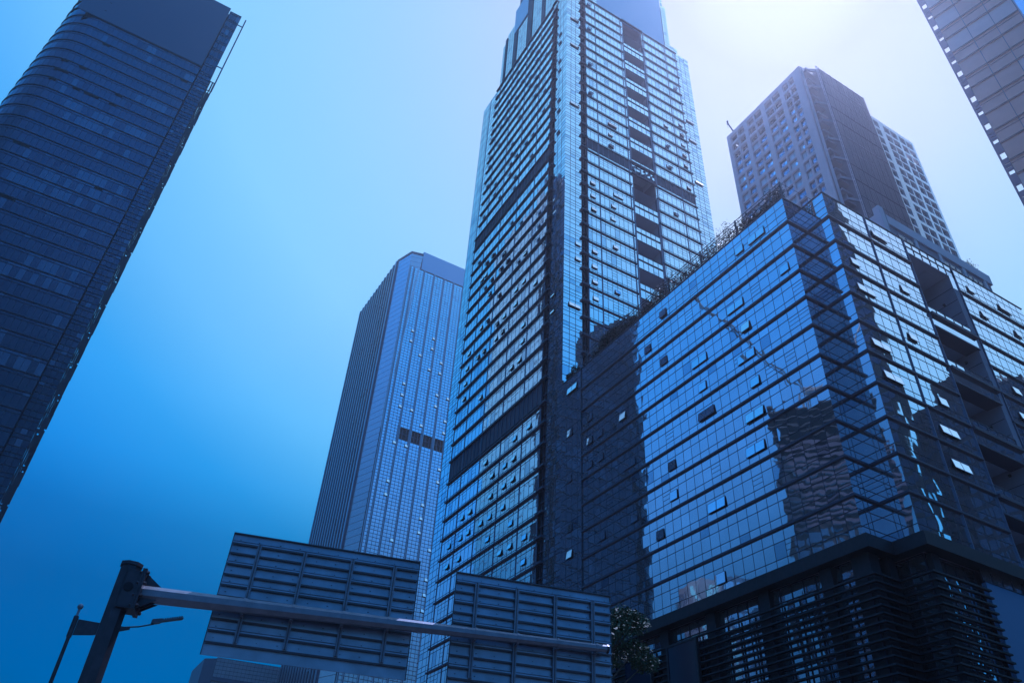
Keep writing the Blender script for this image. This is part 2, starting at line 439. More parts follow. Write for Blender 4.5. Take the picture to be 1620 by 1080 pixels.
for k in range(len(LV) - 1):
    zt, zb = LV[k], LV[k + 1]
    band = k in (15, 31)
    mb = MB(); m2 = MB()
    h = zt - zb
    rows = [zb, zb + .50, zb + 2.38, zt]
    prow = [zb, zb + .5, zb + 1.15, zb + 2.2, zt]
    if band:
        RA.glass(mb, A_PANES[:4], rows, pk)
        bb = frange(sA(97.8), sA(71.3), 1.16)
        for s0, s1 in zip(bb[:-1], bb[1:]):
            RA.bar(mb, s0 + .05, s1 - .05, zb + .55, zt - .1, .0, LO, -.25)
        RA.glass(mb, bb, [zb, zb + .5], pk)
        RA.bar(mb, sA(97.8), sA(71.3), zb + .5, zb + .58, .08, MU)
        for s in bb: RA.vbar(mb, s, zb + .5, zt, .07, .06, BAY, -.2)
        if k == 15:
            bb = frange(sB(47.2), sB(70.6), 1.1)
            for s0, s1 in zip(bb[:-1], bb[1:]):
                RB.bar(mb, s0 + .05, s1 - .05, zb + .6, zt - .1, .0, LO, -.25)
            RB.glass(mb, bb, [zb, zb + .55], pk)
            for s in bb: RB.vbar(mb, s, zb + .5, zt, .07, .06, BAY, -.2)
        else:
            RB.glass(mb, B1, rows, pk); RB.glass(m2, B2, rows, pk)
    else:
        RA.glass(mb, A_PANES, rows, pk)
        RB.glass(mb, B1, rows, pk); RB.glass(m2, B2, rows, pk)
        for ss, R_, mq in ((A_PANES[4:], RA, mb), (B1, RB, mb), (B2, RB, m2)):
            for s0, s1 in zip(ss[:-1], ss[1:]):
                r = random.random()
                if r < .22:
                    for q in (.42, .68): R_.bar(mq, s0, s1, zb + .5 + 1.88 * q, zb + .5 + 1.88 * q + .04, .012, MU)
    # corner strips and pier
    RA.glass(mb, A_PIER, prow, pk); RB.glass(mb, B_PIER, prow, pk); RB.glass(m2, B3, prow, pk)
    for s in A_PANES: RA.vbar(mb, s, zb, zt, .06, .015, MU)
    for s in A_PIER[:-1] : RA.vbar(mb, s, zb, zt, .065, .015, MU)
    for s in B_PIER[1:]: RB.vbar(mb, s, zb, zt, .065, .015, MU)
    for s in B3[1:-1]: RB.vbar(m2, s, zb, zt, .065, .015, MU)
    for z in prow[:-1]:
        RA.bar(mb, A_PIER[0], A_PIER[-1], z - .03, z + .03, .02, MU)
        RB.bar(mb, B_PIER[0], B_PIER[-1], z - .03, z + .03, .02, MU)
        RB.bar(m2, B3[0] + .05, B3[-1], z - .03, z + .03, .02, MU)
        RA.bar(mb, A_PANES[0], A_PANES[3] - .1, z - .03, z + .03, .02, MU)
    if not band:
        for z in rows[1:-1]:
            RA.bar(mb, A_PANES[3] + .1, A_PANES[-1], z - .03, z + .03, .022, MU)
    for s in B1[1:-1] + B2[1:-1]:
        if k != 15: RB.vbar(mb if s < 15 else m2, s, zb, zt, .06, .015, MU)
    if k != 15:
        for z in rows[1:-1]:
            RB.bar(mb, B1[0], B1[-1], z - .03, z + .03, .022, MU)
            RB.bar(m2, B2[0], B2[-1], z - .03, z + .03, .022, MU)
    for y in A_BAYS: RA.vbar(mb, sA(y), zb, zt, .17, .06, BAY)
    for x in (47.25, 49.65, 55.95, 61.85, 67.6, 70.55): RB.vbar(mb if x < 61 else m2, sB(x), zb, zt, .17 if x < 61 or x > 62 else .22, .06, BAY)
    # recessed dark columns beside the corner pier
    RA.bar(mb, sA(71.2), sA(69.85), zb, zt, -.42, DK, -.8)
    RB.bar(mb, sB(46.15), sB(47.15), zb, zt, -.42, DK, -.8)
    for q in (.3, .7):
        RA.vbar(mb, sA(71.2 - 1.35 * q), zb, zt, .10, -.2, LO, -.42)
    RB.vbar(mb, sB(46.65), zb, zt, .12, -.2, LO, -.42)
    RA.bar(mb, sA(71.2), sA(69.85), zb + 1.4, zb + 1.5, -.1, LO, -.42)
    RB.bar(mb, sB(46.15), sB(47.15), zb + 1.4, zb + 1.5, -.1, LO, -.42)
    st = mb.build('storey_glazing', GM, ct)
    bay = m2.build('bay_glazing', GM, ct)
    storeys.append(st)
    lm = MB()
    RA.bar(lm, sA(98.0 - (.9 if zt > 110 else 0) - max(0, zt - 110) * .045), sA(69.9), zt - .10, zt + .10, .24, 0)
    RA.bar(lm, sA(71.3), sA(69.8), zt - .15, zt + .14, .40, 0)
    RB.bar(lm, sB(46.0), sB(56.3), zt - .09, zt + .09, .17, 0)
    RB.bar(lm, sB(45.9), sB(47.2), zt - .15, zt + .14, .40, 0)
    if k == 0 or k in (15, 16):
        RB.bar(lm, sB(56.3), sB(61.6), zt - .11, zt + .11, .30, 0)
    lm.build('ledge', M['ledge'], st)
    lm = MB(); RB.bar(lm, sB(61.6), sB(70.9), zt - .09, zt + .09, .17, 0)
    lm.build('ledge', M['ledge'], bay)

# ---- balcony stack on the B face: two storeys per balcony
for k in range(1, len(LV) - 2, 2):
    if k == 15: kk = None
    zt = LV[k]; zb = LV[min(k + 2, len(LV) - 1)]
    if k <= 14 < k + 2: pass
bal_tops = [148.6 - 6.06 * i for i in range(8)] + [101.6 - 6.06 * i for i in range(9)]
for zt in bal_tops:
    if 101.7 < zt < 104.6: continue
    zb = max(zt - 6.06, 105.3) if zt > 105 else zt - 6.06
    if zt - zb < 3.0: continue
    mb = MB()
    x0, x1, y0, y1 = 56.6, 61.45, YB, YB + 3.2
    g = 2.9 if zt - zb > 5 else 1.2             # height of the glass-fronted lower part
    mb.quad((x0, y1, zb), (x1, y1, zb), (x1, y1, zt), (x0, y1, zt), 1)            # back wall
    mb.quad((x0, y0 + .02, zb), (x0, y1, zb), (x0, y1, zt), (x0, y0 + .02, zt), 0)
    mb.quad((x1, y1, zb), (x1, y0 + .02, zb), (x1, y0 + .02, zt), (x1, y1, zt), 0)
    mb.quad((x0, y0 + .02, zt), (x0, y1, zt), (x1, y1, zt), (x1, y0 + .02, zt), 0)  # soffit
    mb.box(x0, x1, y0 + .1, y1, zb + g - 1.35, zb + g - 1.15, 0)
    b = mb.build('balcony', [M['white'], M['lav']], ct)
    gm = MB()
    xs = frange(sB(x0), sB(x1), .97)
    RB.glass(gm, xs, [zb + .02, zb + .75, zb + g - 1.25], pk)
    RB.glass(gm, xs, [zb + g - 1.05, zb + g], pk)
    for s in xs[1:-1]: RB.vbar(gm, s, zb, zb + g, .05, .04, 3)
    RB.bar(gm, xs[0], xs[-1], zb + g - 1.25, zb + g - 1.05, .10, 3, -.2)
    RB.bar(gm, xs[0], xs[-1], zb + g, zb + g + .06, .05, 3, -.08)
    RB.bar(gm, xs[0], xs[-1], zb - .05, zb + .02, .06, 3)
    gm.build('balustrade', GM, b)
    fm = MB()
    RB.bar(fm, sB(56.35), sB(56.62), zb, zt, .06, 0, -.3)
    RB.bar(fm, sB(61.43), sB(61.75), zb, zt, .06, 0, -.3)
    fm.build('balcony_frame', M['bay'], b)

# ---- crown above the last ledge
def block_glass(parent, name, run, s0, s1, z0, z1, step, rowh, mats, pick=None, off=0.0, mw=.05, hw=.05):
    mb = MB()
    ss = frange(s0, s1, step); zs = frange(z0, z1, rowh)
    run.glass(mb, ss, zs, pick or pk, off=off)
    for s in ss[1:-1]: run.vbar(mb, s, z0, z1, mw, off + .012, 3, off - .03)
    for z in zs[1:-1]: run.bar(mb, s0, s1, z - hw / 2, z + hw / 2, off + .02, 3, off - .03)
    return mb.build(name, mats, parent)
RC = Run((44.5, 101.2), (44.5, 66.4))
for y0, y1, top, nm in ((97.3, 96.0, 176.0, 0), (95.2, 91.6, 178.5, 1), (90.0, 85.3, 173.5, 1), (83.2, 78.9, 200, 1), (77.6, 71.5, 200, 0)):
    block_glass(ct, 'crown_glazing', RC, sA(y0), sA(y1), LV[0] + .2, top, 1.2, .62, GM)
cm = MB()
for y0, y1, top in ((96.0, 95.2, 177.2), (91.6, 90.0, 176.2), (85.3, 83.2, 200), (78.9, 77.6, 200)):
    RC.bar(cm, sA(y0), sA(y1), LV[0], top, .16, 0, -.5)
cm.build('crown_pier', M['ledge'], ct)
cm = MB()
RC.bar(cm, sA(91.6), sA(85.3), 173.6, 184.0, .22, 0, -.1)
cm.build('sign_board', M['blank'], ct)
cm = MB()
cm.box(44.6, 68.0, 70.2, 97.2, LV[0] + .1, 172.0, 0)
cm.box(44.7, 67.8, 70.3, 90.5, 172.1, 200.0, 0)
cm.build('crown_core', M['lav'], ct)
cm = MB(); RB.bar(cm, sB(50.2), sB(68.0), 153.9, 200.0, -.1, 0, -.6); cm.build('sign_board', M['blank'], ct)
block_glass(ct, 'crown_glazing', RB, sB(47.2), sB(50.15), 153.8, 200, 1.0, 1.0, GM)
block_glass(ct, 'crown_glazing', RB, sB(68.05), sB(68.65), 153.8, 200, .6, 1.0, GM)
block_glass(ct, 'crown_glazing', RB, sB(68.72), sB(69.45), 153.8, 171.0, .8, 1.0, GM)
block_glass(ct, 'crown_glazing', RB, sB(69.45), sB(71.4), 153.8, 155.6, 1.0, .9, GM)
# pier carried up beside the crown
block_glass(ct, 'crown_glazing', RA, A_PIER[0], A_PIER[-1], 153.6, 200, 1.15, .76, GM)
block_glass(ct, 'crown_glazing', RB, B_PIER[0], B_PIER[-1], 153.6, 200, 1.05, .76, GM)
cm = MB()
cm.box(43.3, 46.05, 66.8, 69.8, LV[0], 199.5, 0)
cm.box(68.4, 69.4, 66.9, 96, LV[0], 170.9, 0)
cm.box(69.4, 71.35, 66.9, 97, 149.6, 155.5, 0)
cm.build('crown_core', M['roof'], ct)
core = MB()
core.box(43.9, 56.5, 67.3, 101.0, 0, LV[0] - .05, 0)
core.box(56.52, 61.6, 69.7, 101.0, 0, LV[0] - .05, 0)
core.box(61.62, 71.3, 66.8, 101.0, 0, LV[0] - .05, 0)
core.box(71.32, 73.9, 66.8, 100.9, 0, 149.35, 0)
core.build('building_core', M['lav'], ct)
for nm_, p0_, p1_, ztop in (('rear_glazing', (74.1, 101.25), (43.0, 101.25), 153.0), ('side_glazing', (74.15, YB + .05), (74.15, 101.2), 149.3)):
    rr_ = Run(p0_, p1_); mb = MB()
    ss_ = frange(0, rr_.len, 2.6); zz_ = frange(3.0, ztop, 3.03)
    rr_.glass(mb, ss_, zz_, pk, sig=.006)
    for z_ in zz_: rr_.bar(mb, 0, rr_.len, z_ - .1, z_ + .1, .05, 3)
    for s_ in ss_[1:-1]: rr_.vbar(mb, s_, 3, ztop, .07, .02, 3)
    mb.build(nm_, GM, ct)

A_OPEN = [(77.7, 89.2), (85.1, 95.5), (83.5, 92.3), (85.8, 92.3), (77.7, 82.9), (74.1, 79.6), (80.0, 82.8), (79.9, 79.6), (85.7, 86.2), (83.4, 79.7), (85.7, 80.0), (69.0, 72.5), (69.0, 69.6), (95.4, 71.0), (89.3, 67.6), (74.1, 54.5), (77.8, 54.7), (77.8, 51.6), (80.1, 51.7), (83.5, 51.6), (85.8, 54.7), (77.7, 48.5), (80.0, 48.5), (79.9, 45.5), (83.6, 48.6), (89.4, 48.6), (91.7, 48.5), (83.4, 45.3), (85.8, 45.4), (89.4, 45.5), (91.7, 45.5), (77.6, 42.4), (74.1, 39.4), (77.5, 39.3), (79.9, 39.3), (83.5, 42.4), (95.2, 45.4), (91.6, 42.4), (95.1, 42.3), (74.1, 36.3), (89.5, 97.8), (91.8, 98.7), (83.7, 92.4), (91.7, 95.5), (89.1, 92.3), (93.0, 94.9), (89.4, 89.4), (89.2, 83.2), (91.5, 83.1), (95.3, 80.5), (91.6, 76.9), (89.6, 77.3), (85.7, 77.0), (83.6, 77.1), (79.9, 67.6), (77.7, 67.4), (95.4, 77.3), (95.5, 74.2), (77.1, 73.3), (77.1, 70.0)]
B_OPEN = [(52.1, 91.1), (52.3, 85.2), (48.4, 82.1), (48.3, 79.1), (48.3, 76.1), (52.3, 76.2), (48.4, 73.3), (52.8, 115.8), (52.3, 112.9), (52.4, 109.9), (65.6, 125.2), (69.5, 128.4), (69.5, 125.2), (69.5, 122.1), (69.5, 119.1), (69.5, 116.0), (69.5, 110.0), (69.5, 107.2), (65.1, 113.1), (48.3, 97.1), (48.3, 94.2), (53.3, 97.2), (48.4, 91.2), (52.3, 94.2), (65.6, 100.5), (72.2, 130.6), (72.2, 124.4), (72.2, 112.4), (44.8, 142.9), (44.8, 133.4), (44.8, 115.2), (45.4, 81.5), (45.4, 78.5), (44.8, 69.4)]
def near_storey(z):
    for k in range(len(LV) - 1):
        if LV[k + 1] <= z < LV[k]: return k
    return 0
cnt = 0
for y, z in A_OPEN:
    k = near_storey(z)
    if k in (15, 31): continue
    sash(RA, sA(y), LV[k + 1] + 1.35, 1.0, .72, random.choice((8, 11, 14)), storeys[k]); cnt += 1
for x, z in B_OPEN:
    k = near_storey(z)
    if k in (15, 31): continue
    w = 1.9 if x in (72.2, 44.8, 52.8, 53.3) else .95
    sash(RB, sB(x), LV[k + 1] + 1.35, w, .75, random.choice((8, 11, 14)), storeys[k]); cnt += 1
rest = MB()
for k in range(0, 15):
    for y in (69.0, 74.1, 77.7, 80.0, 83.5, 85.8, 89.3, 91.7, 95.4):
        if random.random() < .36: sash_mesh(rest, RA, sA(y), LV[k + 1] + 1.35, 1.0, .75, 22)
    for x in (48.3, 52.3, 65.5, 69.5):
        if random.random() < .10: sash_mesh(rest, RB, sB(x), LV[k + 1] + 1.35, .95, .75, 18)
for k in range(16, 22):
    for y in (74.1, 77.7, 80.0, 83.5, 85.8, 89.3, 91.7, 95.4):
        if random.random() < .2: sash_mesh(rest, RA, sA(y), LV[k + 1] + 1.35, 1.0, .75, 20)
tag(rest.build('awning_window', M['cladd'], ct), kind='stuff')

# ================================================================ podium block
pd = thing('podium_block', 'blue mirror glass block with stepped corner, louvred base and planted roof at right', 'building', (58, 45, 0))
PX2, PY1, PY2, PXE, PROOF = 45.5, 30.0, 27.65, 74.8, 56.35
PL = [53.25 - 2.96 * k for k in range(10)]      # ledges 53.25 ... 26.6
PBEAM = 23.55
PA = Run((XA, YB), (XA, PY1)); pA = lambda y: YB - y
PN = Run((XA, PY1), (PX2, PY1)); PO = Run((PX2, PY1), (PX2, PY2)); PB = Run((PX2, PY2), (PXE, PY2)); pB = lambda x: x - PX2
GPM = M['pdg'] + [M['mull'], M['bay'], M['dark'], M['pdn']]
A_P = [pA(y) for y in (YB, 65.3, 64.2, 63.1, 62.2)] + frange(pA(62.2), pA(30.0), 1.073)[1:]
N_P = frange(0, 2.5, 1.25); O_P = frange(0, PY1 - PY2, 1.17)
BL_P = frange(0, pB(50.95), 1.09) + frange(pB(50.95), pB(56.35), 1.08)[1:]
BR_P = frange(pB(63.35), pB(PXE), 1.145)
ppk = picker((0.90, 0.08, 0.02))
levels = [PROOF] + PL + [PBEAM]
pst = []
for k in range(len(levels) - 1):
    zt, zb = levels[k], levels[k + 1]
    h = zt - zb
    rows = [zb, zb + h * .27, zb + h * .68, zt] if k else [zb, zb + .55, zb + 1.3, zb + 2.2, zt]
    mb = MB()
    for R_, ss in ((PA, A_P), (PN, N_P), (PO, O_P), (PB, BL_P), (PB, BR_P)):
        if ss is BR_P: continue
        R_.glass(mb, ss, rows, (lambda: 6) if R_ is PN else ppk, sig=.0022)
        for s in ss[1:-1]: R_.vbar(mb, s, zb, zt, .036, .012, 3)
        for z in rows[1:-1]: R_.bar(mb, ss[0], ss[-1], z - .022, z + .022, .02, 3)
        for s0, s1 in zip(ss[:-1], ss[1:]):
            if random.random() < .10:
                for q in (.35, .7): R_.bar(mb, s0, s1, rows[1] + (rows[2] - rows[1]) * q, rows[1] + (rows[2] - rows[1]) * q + .035, .012, 3)
    for x in (50.95, 56.3): PB.vbar(mb, pB(x), zb, zt, .09, .10, 4)
    PA.vbar(mb, pA(62.2), zb, zt, .10, .1, 3)
    if k == 0:   # glass header across the first balcony
        PB.glass(mb, frange(pB(56.35), pB(63.35), 1.17), [54.85, 55.6, zt], ppk, sig=.004)
        for s in frange(pB(56.35), pB(63.35), 1.17): PB.vbar(mb, s, 54.85, zt, .05, .045, 3)
        PB.bar(mb, pB(56.4), pB(63.3), 55.58, 55.63, .06, 3)
        PB.glass(mb, frange(pB(62.45), pB(63.35), .9), [zb, 54.85], ppk)
    s_ = mb.build('storey_glazing', GPM, pd); pst.append(s_)
    mb = MB()
    PB.glass(mb, BR_P, rows, ppk, sig=.0022)
    for s in BR_P[1:-1]: PB.vbar(mb, s, zb, zt, .036, .012, 3)
    for z in rows[1:-1]: PB.bar(mb, BR_P[0], BR_P[-1], z - .022, z + .022, .02, 3)
    PB.vbar(mb, pB(63.4), zb, zt, .09, .10, 4)
    mb.build('bay_glazing', GPM, pd)
    if k < len(levels) - 2:
        lm = MB()
        lm.sweep([(XA, 62.2), (XA, PY1), (PX2, PY1), (PX2, PY2), (56.3, PY2)], -.02, .16, zb - .085, zb + .085, 0)
        lm.build('ledge', M['ledge'], s_)
        lm = MB(); lm.sweep([(63.3, PY2), (PXE, PY2)], -.02, .16, zb - .085, zb + .085, 0)
        lm.build('ledge', M['ledge'], s_)
core = MB()
core.box(43.5, 74.4, 31.0, 66.2, 22.7, PROOF - .3, 0)
core.box(44.6, 74.4, 32.0, 66.2, 0, 22.69, 0)
core.box(45.9, 56.2, 28.1, 30.98, 22.7, PROOF - .3, 0)
core.box(63.5, 74.4, 28.1, 30.98, 0, PROOF - .3, 0)
core.box(43.55, 45.4, 30.4, 30.95, 22.7, PROOF - .3, 0)
core.build('building_core', M['lav'], pd)
cop = MB()
cop.sweep([(XA, YB - .1), (XA, PY1), (PX2, PY1), (PX2, PY2), (PXE, PY2), (PXE, 50)], -.35, .06, PROOF, PROOF + .12, 0)
cop.build('parapet_coping', M['mull'], pd)
# ---- two-storey balconies of the B face
zb0 = [(47.25, 54.85), (41.35, 45.95), (35.45, 40.05), (29.55, 34.15), (23.8, 28.25)]
for zb, zt in zb0:
    mb = MB()
    x0, x1, y0, y1 = 56.4, 62.45, PY2, 30.9
    mb.quad((x0, y1 + .04, zb), (x1, y1 + .04, zb), (x1, y1 + .04, zt), (x0, y1 + .04, zt), 1)
    mb.quad((x1, y1, zb), (x1, y0 + .05, zb), (x1, y0 + .05, zt), (x1, y1, zt), 1)
    mb.quad((x0, y0 + .05, zb), (x0, y1, zb), (x0, y1, zt), (x0, y0 + .05, zt), 1)
    mb.quad((x0, y0 + .05, zt), (x0, y1, zt), (x1, y1, zt), (x1, y0 + .05, zt), 0)
    mb.box(x0 + 3.6, x1 - .3, y0 + .7, y1 - .5, zt - .08, zt - .01, 0)
    mb.box(x0 + 2.2, x0 + 2.38, y0 + 1.5, y0 + 1.68, zt - .07, zt - .01, 2)
    mb.box(x1 - 1.05, x1 - .9, y1 - .25, y1 - .1, zb, zt - .1, 0)
    mb.box(x0, x1, y0 + .1, y1, zb - .25, zb, 0)
    for z in frange(zb, zt, 1.5)[1:-1]:
        mb.box(x1 - .03, x1 - .012, y0 + .1, y1 - .3, z - .02, z + .02, 2)
    b = mb.build('balcony', [M['white'], M['lav'], M['dark']], pd)
    fm = MB()
    PB.glass(fm, frange(pB(x0), pB(x1 + .2), 1.22), [zb - 1.35, zb - .2], ppk, off=.05)
    PB.bar(fm, pB(x0), pB(x1 + .4), zb - .2, zb + .1, .30, 3, -.2)
    PB.bar(fm, pB(x0), pB(x1 + .2), zb - 1.5, zb - 1.35, .12, 3, -1.2)
    fm.build('balcony_fascia', [*M['pdg'], M['ledge']], b)
    rm = MB()
    PB.glass(rm, frange(pB(x0) + .05, pB(x1), 1.2), [zb + .18, zb + .88], ppk, off=.02, sig=.008)
    PB.bar(rm, pB(x0), pB(x1), zb + .9, zb + .96, .06, 3, -.02)
    for s in frange(pB(x0), pB(x1), 1.2): PB.vbar(rm, s, zb + .1, zb + .9, .05, .06, 3, -.02)
    rm.build('balcony_railing', [*M['pdg'], M['ledge']], b)
pm = MB()
pm.box(62.5, 63.3, PY2 + .02, 30.9, 22, 53.3, 0)
for z in frange(23, 53.3, 1.5): pm.box(62.46, 62.5, PY2 + .2, 30.6, z - .02, z + .02, 1)
for z in frange(24.5, 52, 2.2): pm.box(62.3, 62.5, 28.9, 29.1, z - .1, z + .1, 1)
pm.build('balcony_pier', [M['lav'], M['dark']], pd)
# ---- beam, columns, louvres and lower glass of the base
bm_ = MB()
LOOP = [(XA, 66.3), (XA, PY1), (PX2, PY1), (PX2, PY2), (PXE, PY2)]
bm_.sweep(LOOP, -.3, .62, 22.62, PBEAM - .02, 0)
for s in frange(0, 36, 1.1): PA.bar(bm_, s, s + .02, 22.63, PBEAM - .03, .625, 1, .6)
bm_.build('base_beam', [M['granite'], M['mull']], pd)
OFF = .55
PA2 = Run((XA + OFF, YB), (XA + OFF, PY1 + OFF)); PN2 = Run((XA + OFF, PY1 + OFF), (PX2 + OFF, PY1 + OFF)); PO2 = Run((PX2 + OFF, PY1 + OFF), (PX2 + OFF, PY2 + OFF)); PB2 = Run((PX2 + OFF, PY2 + OFF), (PXE, PY2 + OFF))
for R_ in (PA2, PN2, PO2, PB2):
    mb = MB()
    L_ = R_.len if R_ is not PB2 else 5.0
    ss = frange(0, L_, 1.1); zs = [3.5, 5.2, 6.9, 8.6, 10.3, 12.0, 13.7, 15.4, 17.1, 18.8, 20.5, 21.6, 22.62]
    R_.glass(mb, ss, zs, lambda: 0, sig=.006)
    for s in ss: R_.vbar(mb, s, 3.5, 22.6, .05, .05, 1)
    for z in zs: R_.bar(mb, 0, L_, z - .03, z + .03, .07, 1)
    mb.build('base_glazing', [M['pdl'], M['mull']], pd)
for y in (62.0, 56.4, 50.55, 44.95, 39.3, 33.6):
    mb = MB(); PA.bar(mb, pA(y + .5), pA(y - .5), 0.15, 22.6, -.05, 0, -.9)
    for z in frange(.2, 22.5, 1.0): PA.bar(mb, pA(y + .5), pA(y - .5), z, z + .015, -.045, 1, -.06)
    mb.build('base_column', [M['granite'], M['mull']], pd)
mb = MB()
mb.box(XA + .05, XA + 1.0, PY1 + .05, PY1 + 1.45, .15, 22.6, 0)
mb.box(PX2 - .9, PX2 - .1, PY1 - .12, PY1 + .4, .15, 22.6, 0)
mb.box(PX2 + .62, PX2 + 1.4, PY2 + .1, PY2 + .5, .15, 22.6, 0)
mb.build('base_column', M['granite'], pd)
lv = 21.05
k = 0
while lv > 4.0:
    mb = MB()
    mb.sweep([(XA, 66.0), (XA, PY1), (PX2, PY1), (PX2, PY2), (50.9, PY2)], .12, .36, lv - .055, lv + .055, 0)
    mb.build('base_louvre', M['granite'], pd)
    lv -= .5
mb = MB()
for y in frange(30.4, 65.5, 1.4): mb.box(XA - .12, XA + .02, y - .03, y + .03, 4.0, 21, 0)
mb.build('louvre_bracket', M['mull'], pd)
# display screens in the louvres
mb = MB(); PA.bar(mb, pA(49.55), pA(46.3), 14.5, 20.85, .5, 0, .3); PA.bar(mb, pA(49.75), pA(49.55), 14.3, 21.0, .56, 1, .3); PA.bar(mb, pA(46.3), pA(46.1), 14.3, 21.0, .56, 1, .3)
PA.bar(mb, pA(49.55), pA(46.3), 20.85, 21.0, .56, 1, .3)
mb.build('display_screen', [M['screen'], M['granite']], pd)
mb = MB(); PA.bar(mb, pA(55.2), pA(51.9), 14.5, 20.8, .5, 0, .3); PA.bar(mb, pA(51.9), pA(51.75), 14.3, 21.0, .56, 1, .3)
mb.build('display_screen', [M['screen'], M['granite']], pd)
# blank hoarding right of the louvres, dark jamb and glazing strip above it
mb = MB(); PB.bar(mb, pB(50.97), pB(55.4), 7.0, 21.72, .1, 0, -.2); mb.build('sign_board', M['blankm'], pd)
mb = MB(); PB.bar(mb, pB(55.45), pB(62.4), 0.2, 22.6, .15, 0, -.3); PB.bar(mb, pB(50.9), pB(55.4), 0.2, 6.95, .05, 0, -.3); mb.build('base_wall', M['granite'], pd)
mb = MB(); PB.glass(mb, frange(pB(50.9), pB(55.4), 1.1), [21.75, 22.6], ppk); PB.bar(mb, pB(50.9), pB(55.4), 21.72, 21.8, .12, 3)
for s in frange(pB(50.9), pB(55.4), 1.1): PB.vbar(mb, s, 21.8, 22.6, .05, .05, 3)
mb.build('base_glazing', GPM, pd)

P_OPEN = [(47.1, 53.8, 1), (49.9, 51.4, 1), (47.6, 48.5, 1), (42.7, 45.5, 2), (36.6, 45.3, 1), (37.4, 48.3, 2), (37.1, 42.6, 2), (36.6, 39.5, 1), (42.7, 42.4, 1), (42.6, 39.5, 2), (37.2, 36.7, 2), (64.1, 54.1, 2), (60.6, 48.5, 1), (54.6, 45.5, 1), (58.7, 45.5, 1), (60.6, 45.5, 1), (58.7, 42.5, 1), (60.7, 42.5, 1), (64.6, 48.0, 1), (53.9, 39.6, 2), (37.7, 33.8, 2), (47.7, 36.6, 1), (53.5, 33.5, 1), (58.7, 33.5, 1), (64.6, 36.1, 1), (64.5, 33.0, 1), (50.0, 30.6, 1), (47.8, 33.6, 1), (42.7, 30.6, 2), (43.2, 24.6, 1), (64.7, 42.1, 1), (35.8, 53.8, 1), (31.4, 48.5, 1), (33.6, 53.9, 2)]
for y, z, n in P_OPEN:
    k = max(i for i in range(len(levels) - 1) if levels[i] > z)
    sash(PA, pA(y), levels[k + 1] + 1.25, 1.03 * n, .92, random.choice((3, 4, 6, 9)), pst[k])
PB_OPEN = [(47.3, 48.6, 1), (47.7, 45.7, 2), (47.4, 40.0, 2), (53.6, 48.7, 1), (52.3, 42.7, 1), (52.4, 53.9, 2), (65.6, 54.0, 1), (66.2, 51.5, 1), (71.0, 53.9, 2), (71.5, 51.5, 1), (47.7, 36.9, 2), (53.5, 37.0, 1), (66.2, 43.1, 1), (65.5, 40.0, 1), (52.9, 34.1, 2), (52.9, 31.2, 2)]
for x, z, n in PB_OPEN:
    k = max(i for i in range(len(levels) - 1) if levels[i] > z)
    sash(PB, pB(x), levels[k + 1] + 1.25, 1.03 * n, .8, random.choice((6, 9)), pst[k])

# ---- trellis, penthouse on the roof
tr = MB()
for y in (30.2, 36.08, 41.2, 46.3, 51.5, 56.8, 61.5):
    tr.box(43.35, 43.5, y - .07, y + .07, PROOF, 58.95, 0)
for z in (57.3, 57.9, 58.5, 58.9):
    tr.tube((43.42, 30.2, z), (43.42, 62, z), .035, n=6)
for y in frange(30.2, 61.8, .9): tr.tube((43.42, y, PROOF + .1), (43.42, y, 58.9), .015, n=4)
tr.tube((43.42, 30.2, 58.9), (46.2, 29.0, 56.9), .02, n=4)
tr.build('roof_trellis', M['mull'], pd)
ph = MB()
ph.box(57.0, 74.2, 29.2, 46, PROOF + .1, 60.6, 0)
ph.box(56.8, 74.4, 29.0, 46.2, 60.6, 61.9, 1)
for x in (61.5, 65.3, 69.2, 72.8): ph.box(x, x + .5, 29.05, 29.2, PROOF + .1, 60.6, 1)
ph.box(56.6, 57.3, 28.9, 29.6, PROOF + .1, 62.6, 1)
ph.tube((57.4, 29.0, PROOF), (57.4, 29.0, 62.3), .12, n=6)
p_ = ph.build('penthouse', [M['lav'], M['stone']], pd)
wm = MB()
for x0, x1 in ((59.0, 61.4), (66.0, 69.0), (70.0, 72.6)):
    wm.box(x0, x1, 29.16, 29.21, 57.6, 60.0, 0)
    for q in frange(x0, x1, 1.0): wm.box(q - .04, q + .04, 29.1, 29.16, 57.6, 60.0, 1)
    wm.box(x0, x1, 29.11, 29.16, 58.7, 58.78, 1)
wm.build('window', [M['screen'], M['frame']], p_)

# ================================================================ left office tower
lt = thing('office_tower', 'dark navy glass office tower with rounded corner leaning in at the left edge', 'skyscraper', (-44, 210, 0))
LF = 4.62
ltz = [223.3 - LF * k for k in range(0, 48)]
arc = []
cx_, cy_, r_ = -55.5, 194.0, 11.0
for a in range(0, 91, 9):
    t = math.radians(180 + a); arc.append((cx_ + r_ * math.cos(t), cy_ + r_ * math.sin(t)))
PTS = [(-66.5, 232.0), (-66.5, 215.0), (-66.5, 206)] + [(-66.5, 200.0)] + arc
straight = frange(-55.5, -24.5, 1.5)[1:]
PTS += [(x, 183.0) for x in straight]
lpk = picker((0.90, 0.05, 0.05))
LGM = M['ltg'] + [M['mull'], M['dark']]
RL = Run((-66.5, 183.0), (-24.5, 183.0)); sL = lambda x: x + 66.5
RS = Run((-24.45, 184.6), (-20.5, 184.6))
bright_rows = {8: (-52, -30), 9: (-50, -36), 5: (-36, -28), 13: (-40, -27), 14: (-46, -28), 15: (-52, -30), 20: (-40, -26), 21: (-44, -28), 26: (-40, -25)}
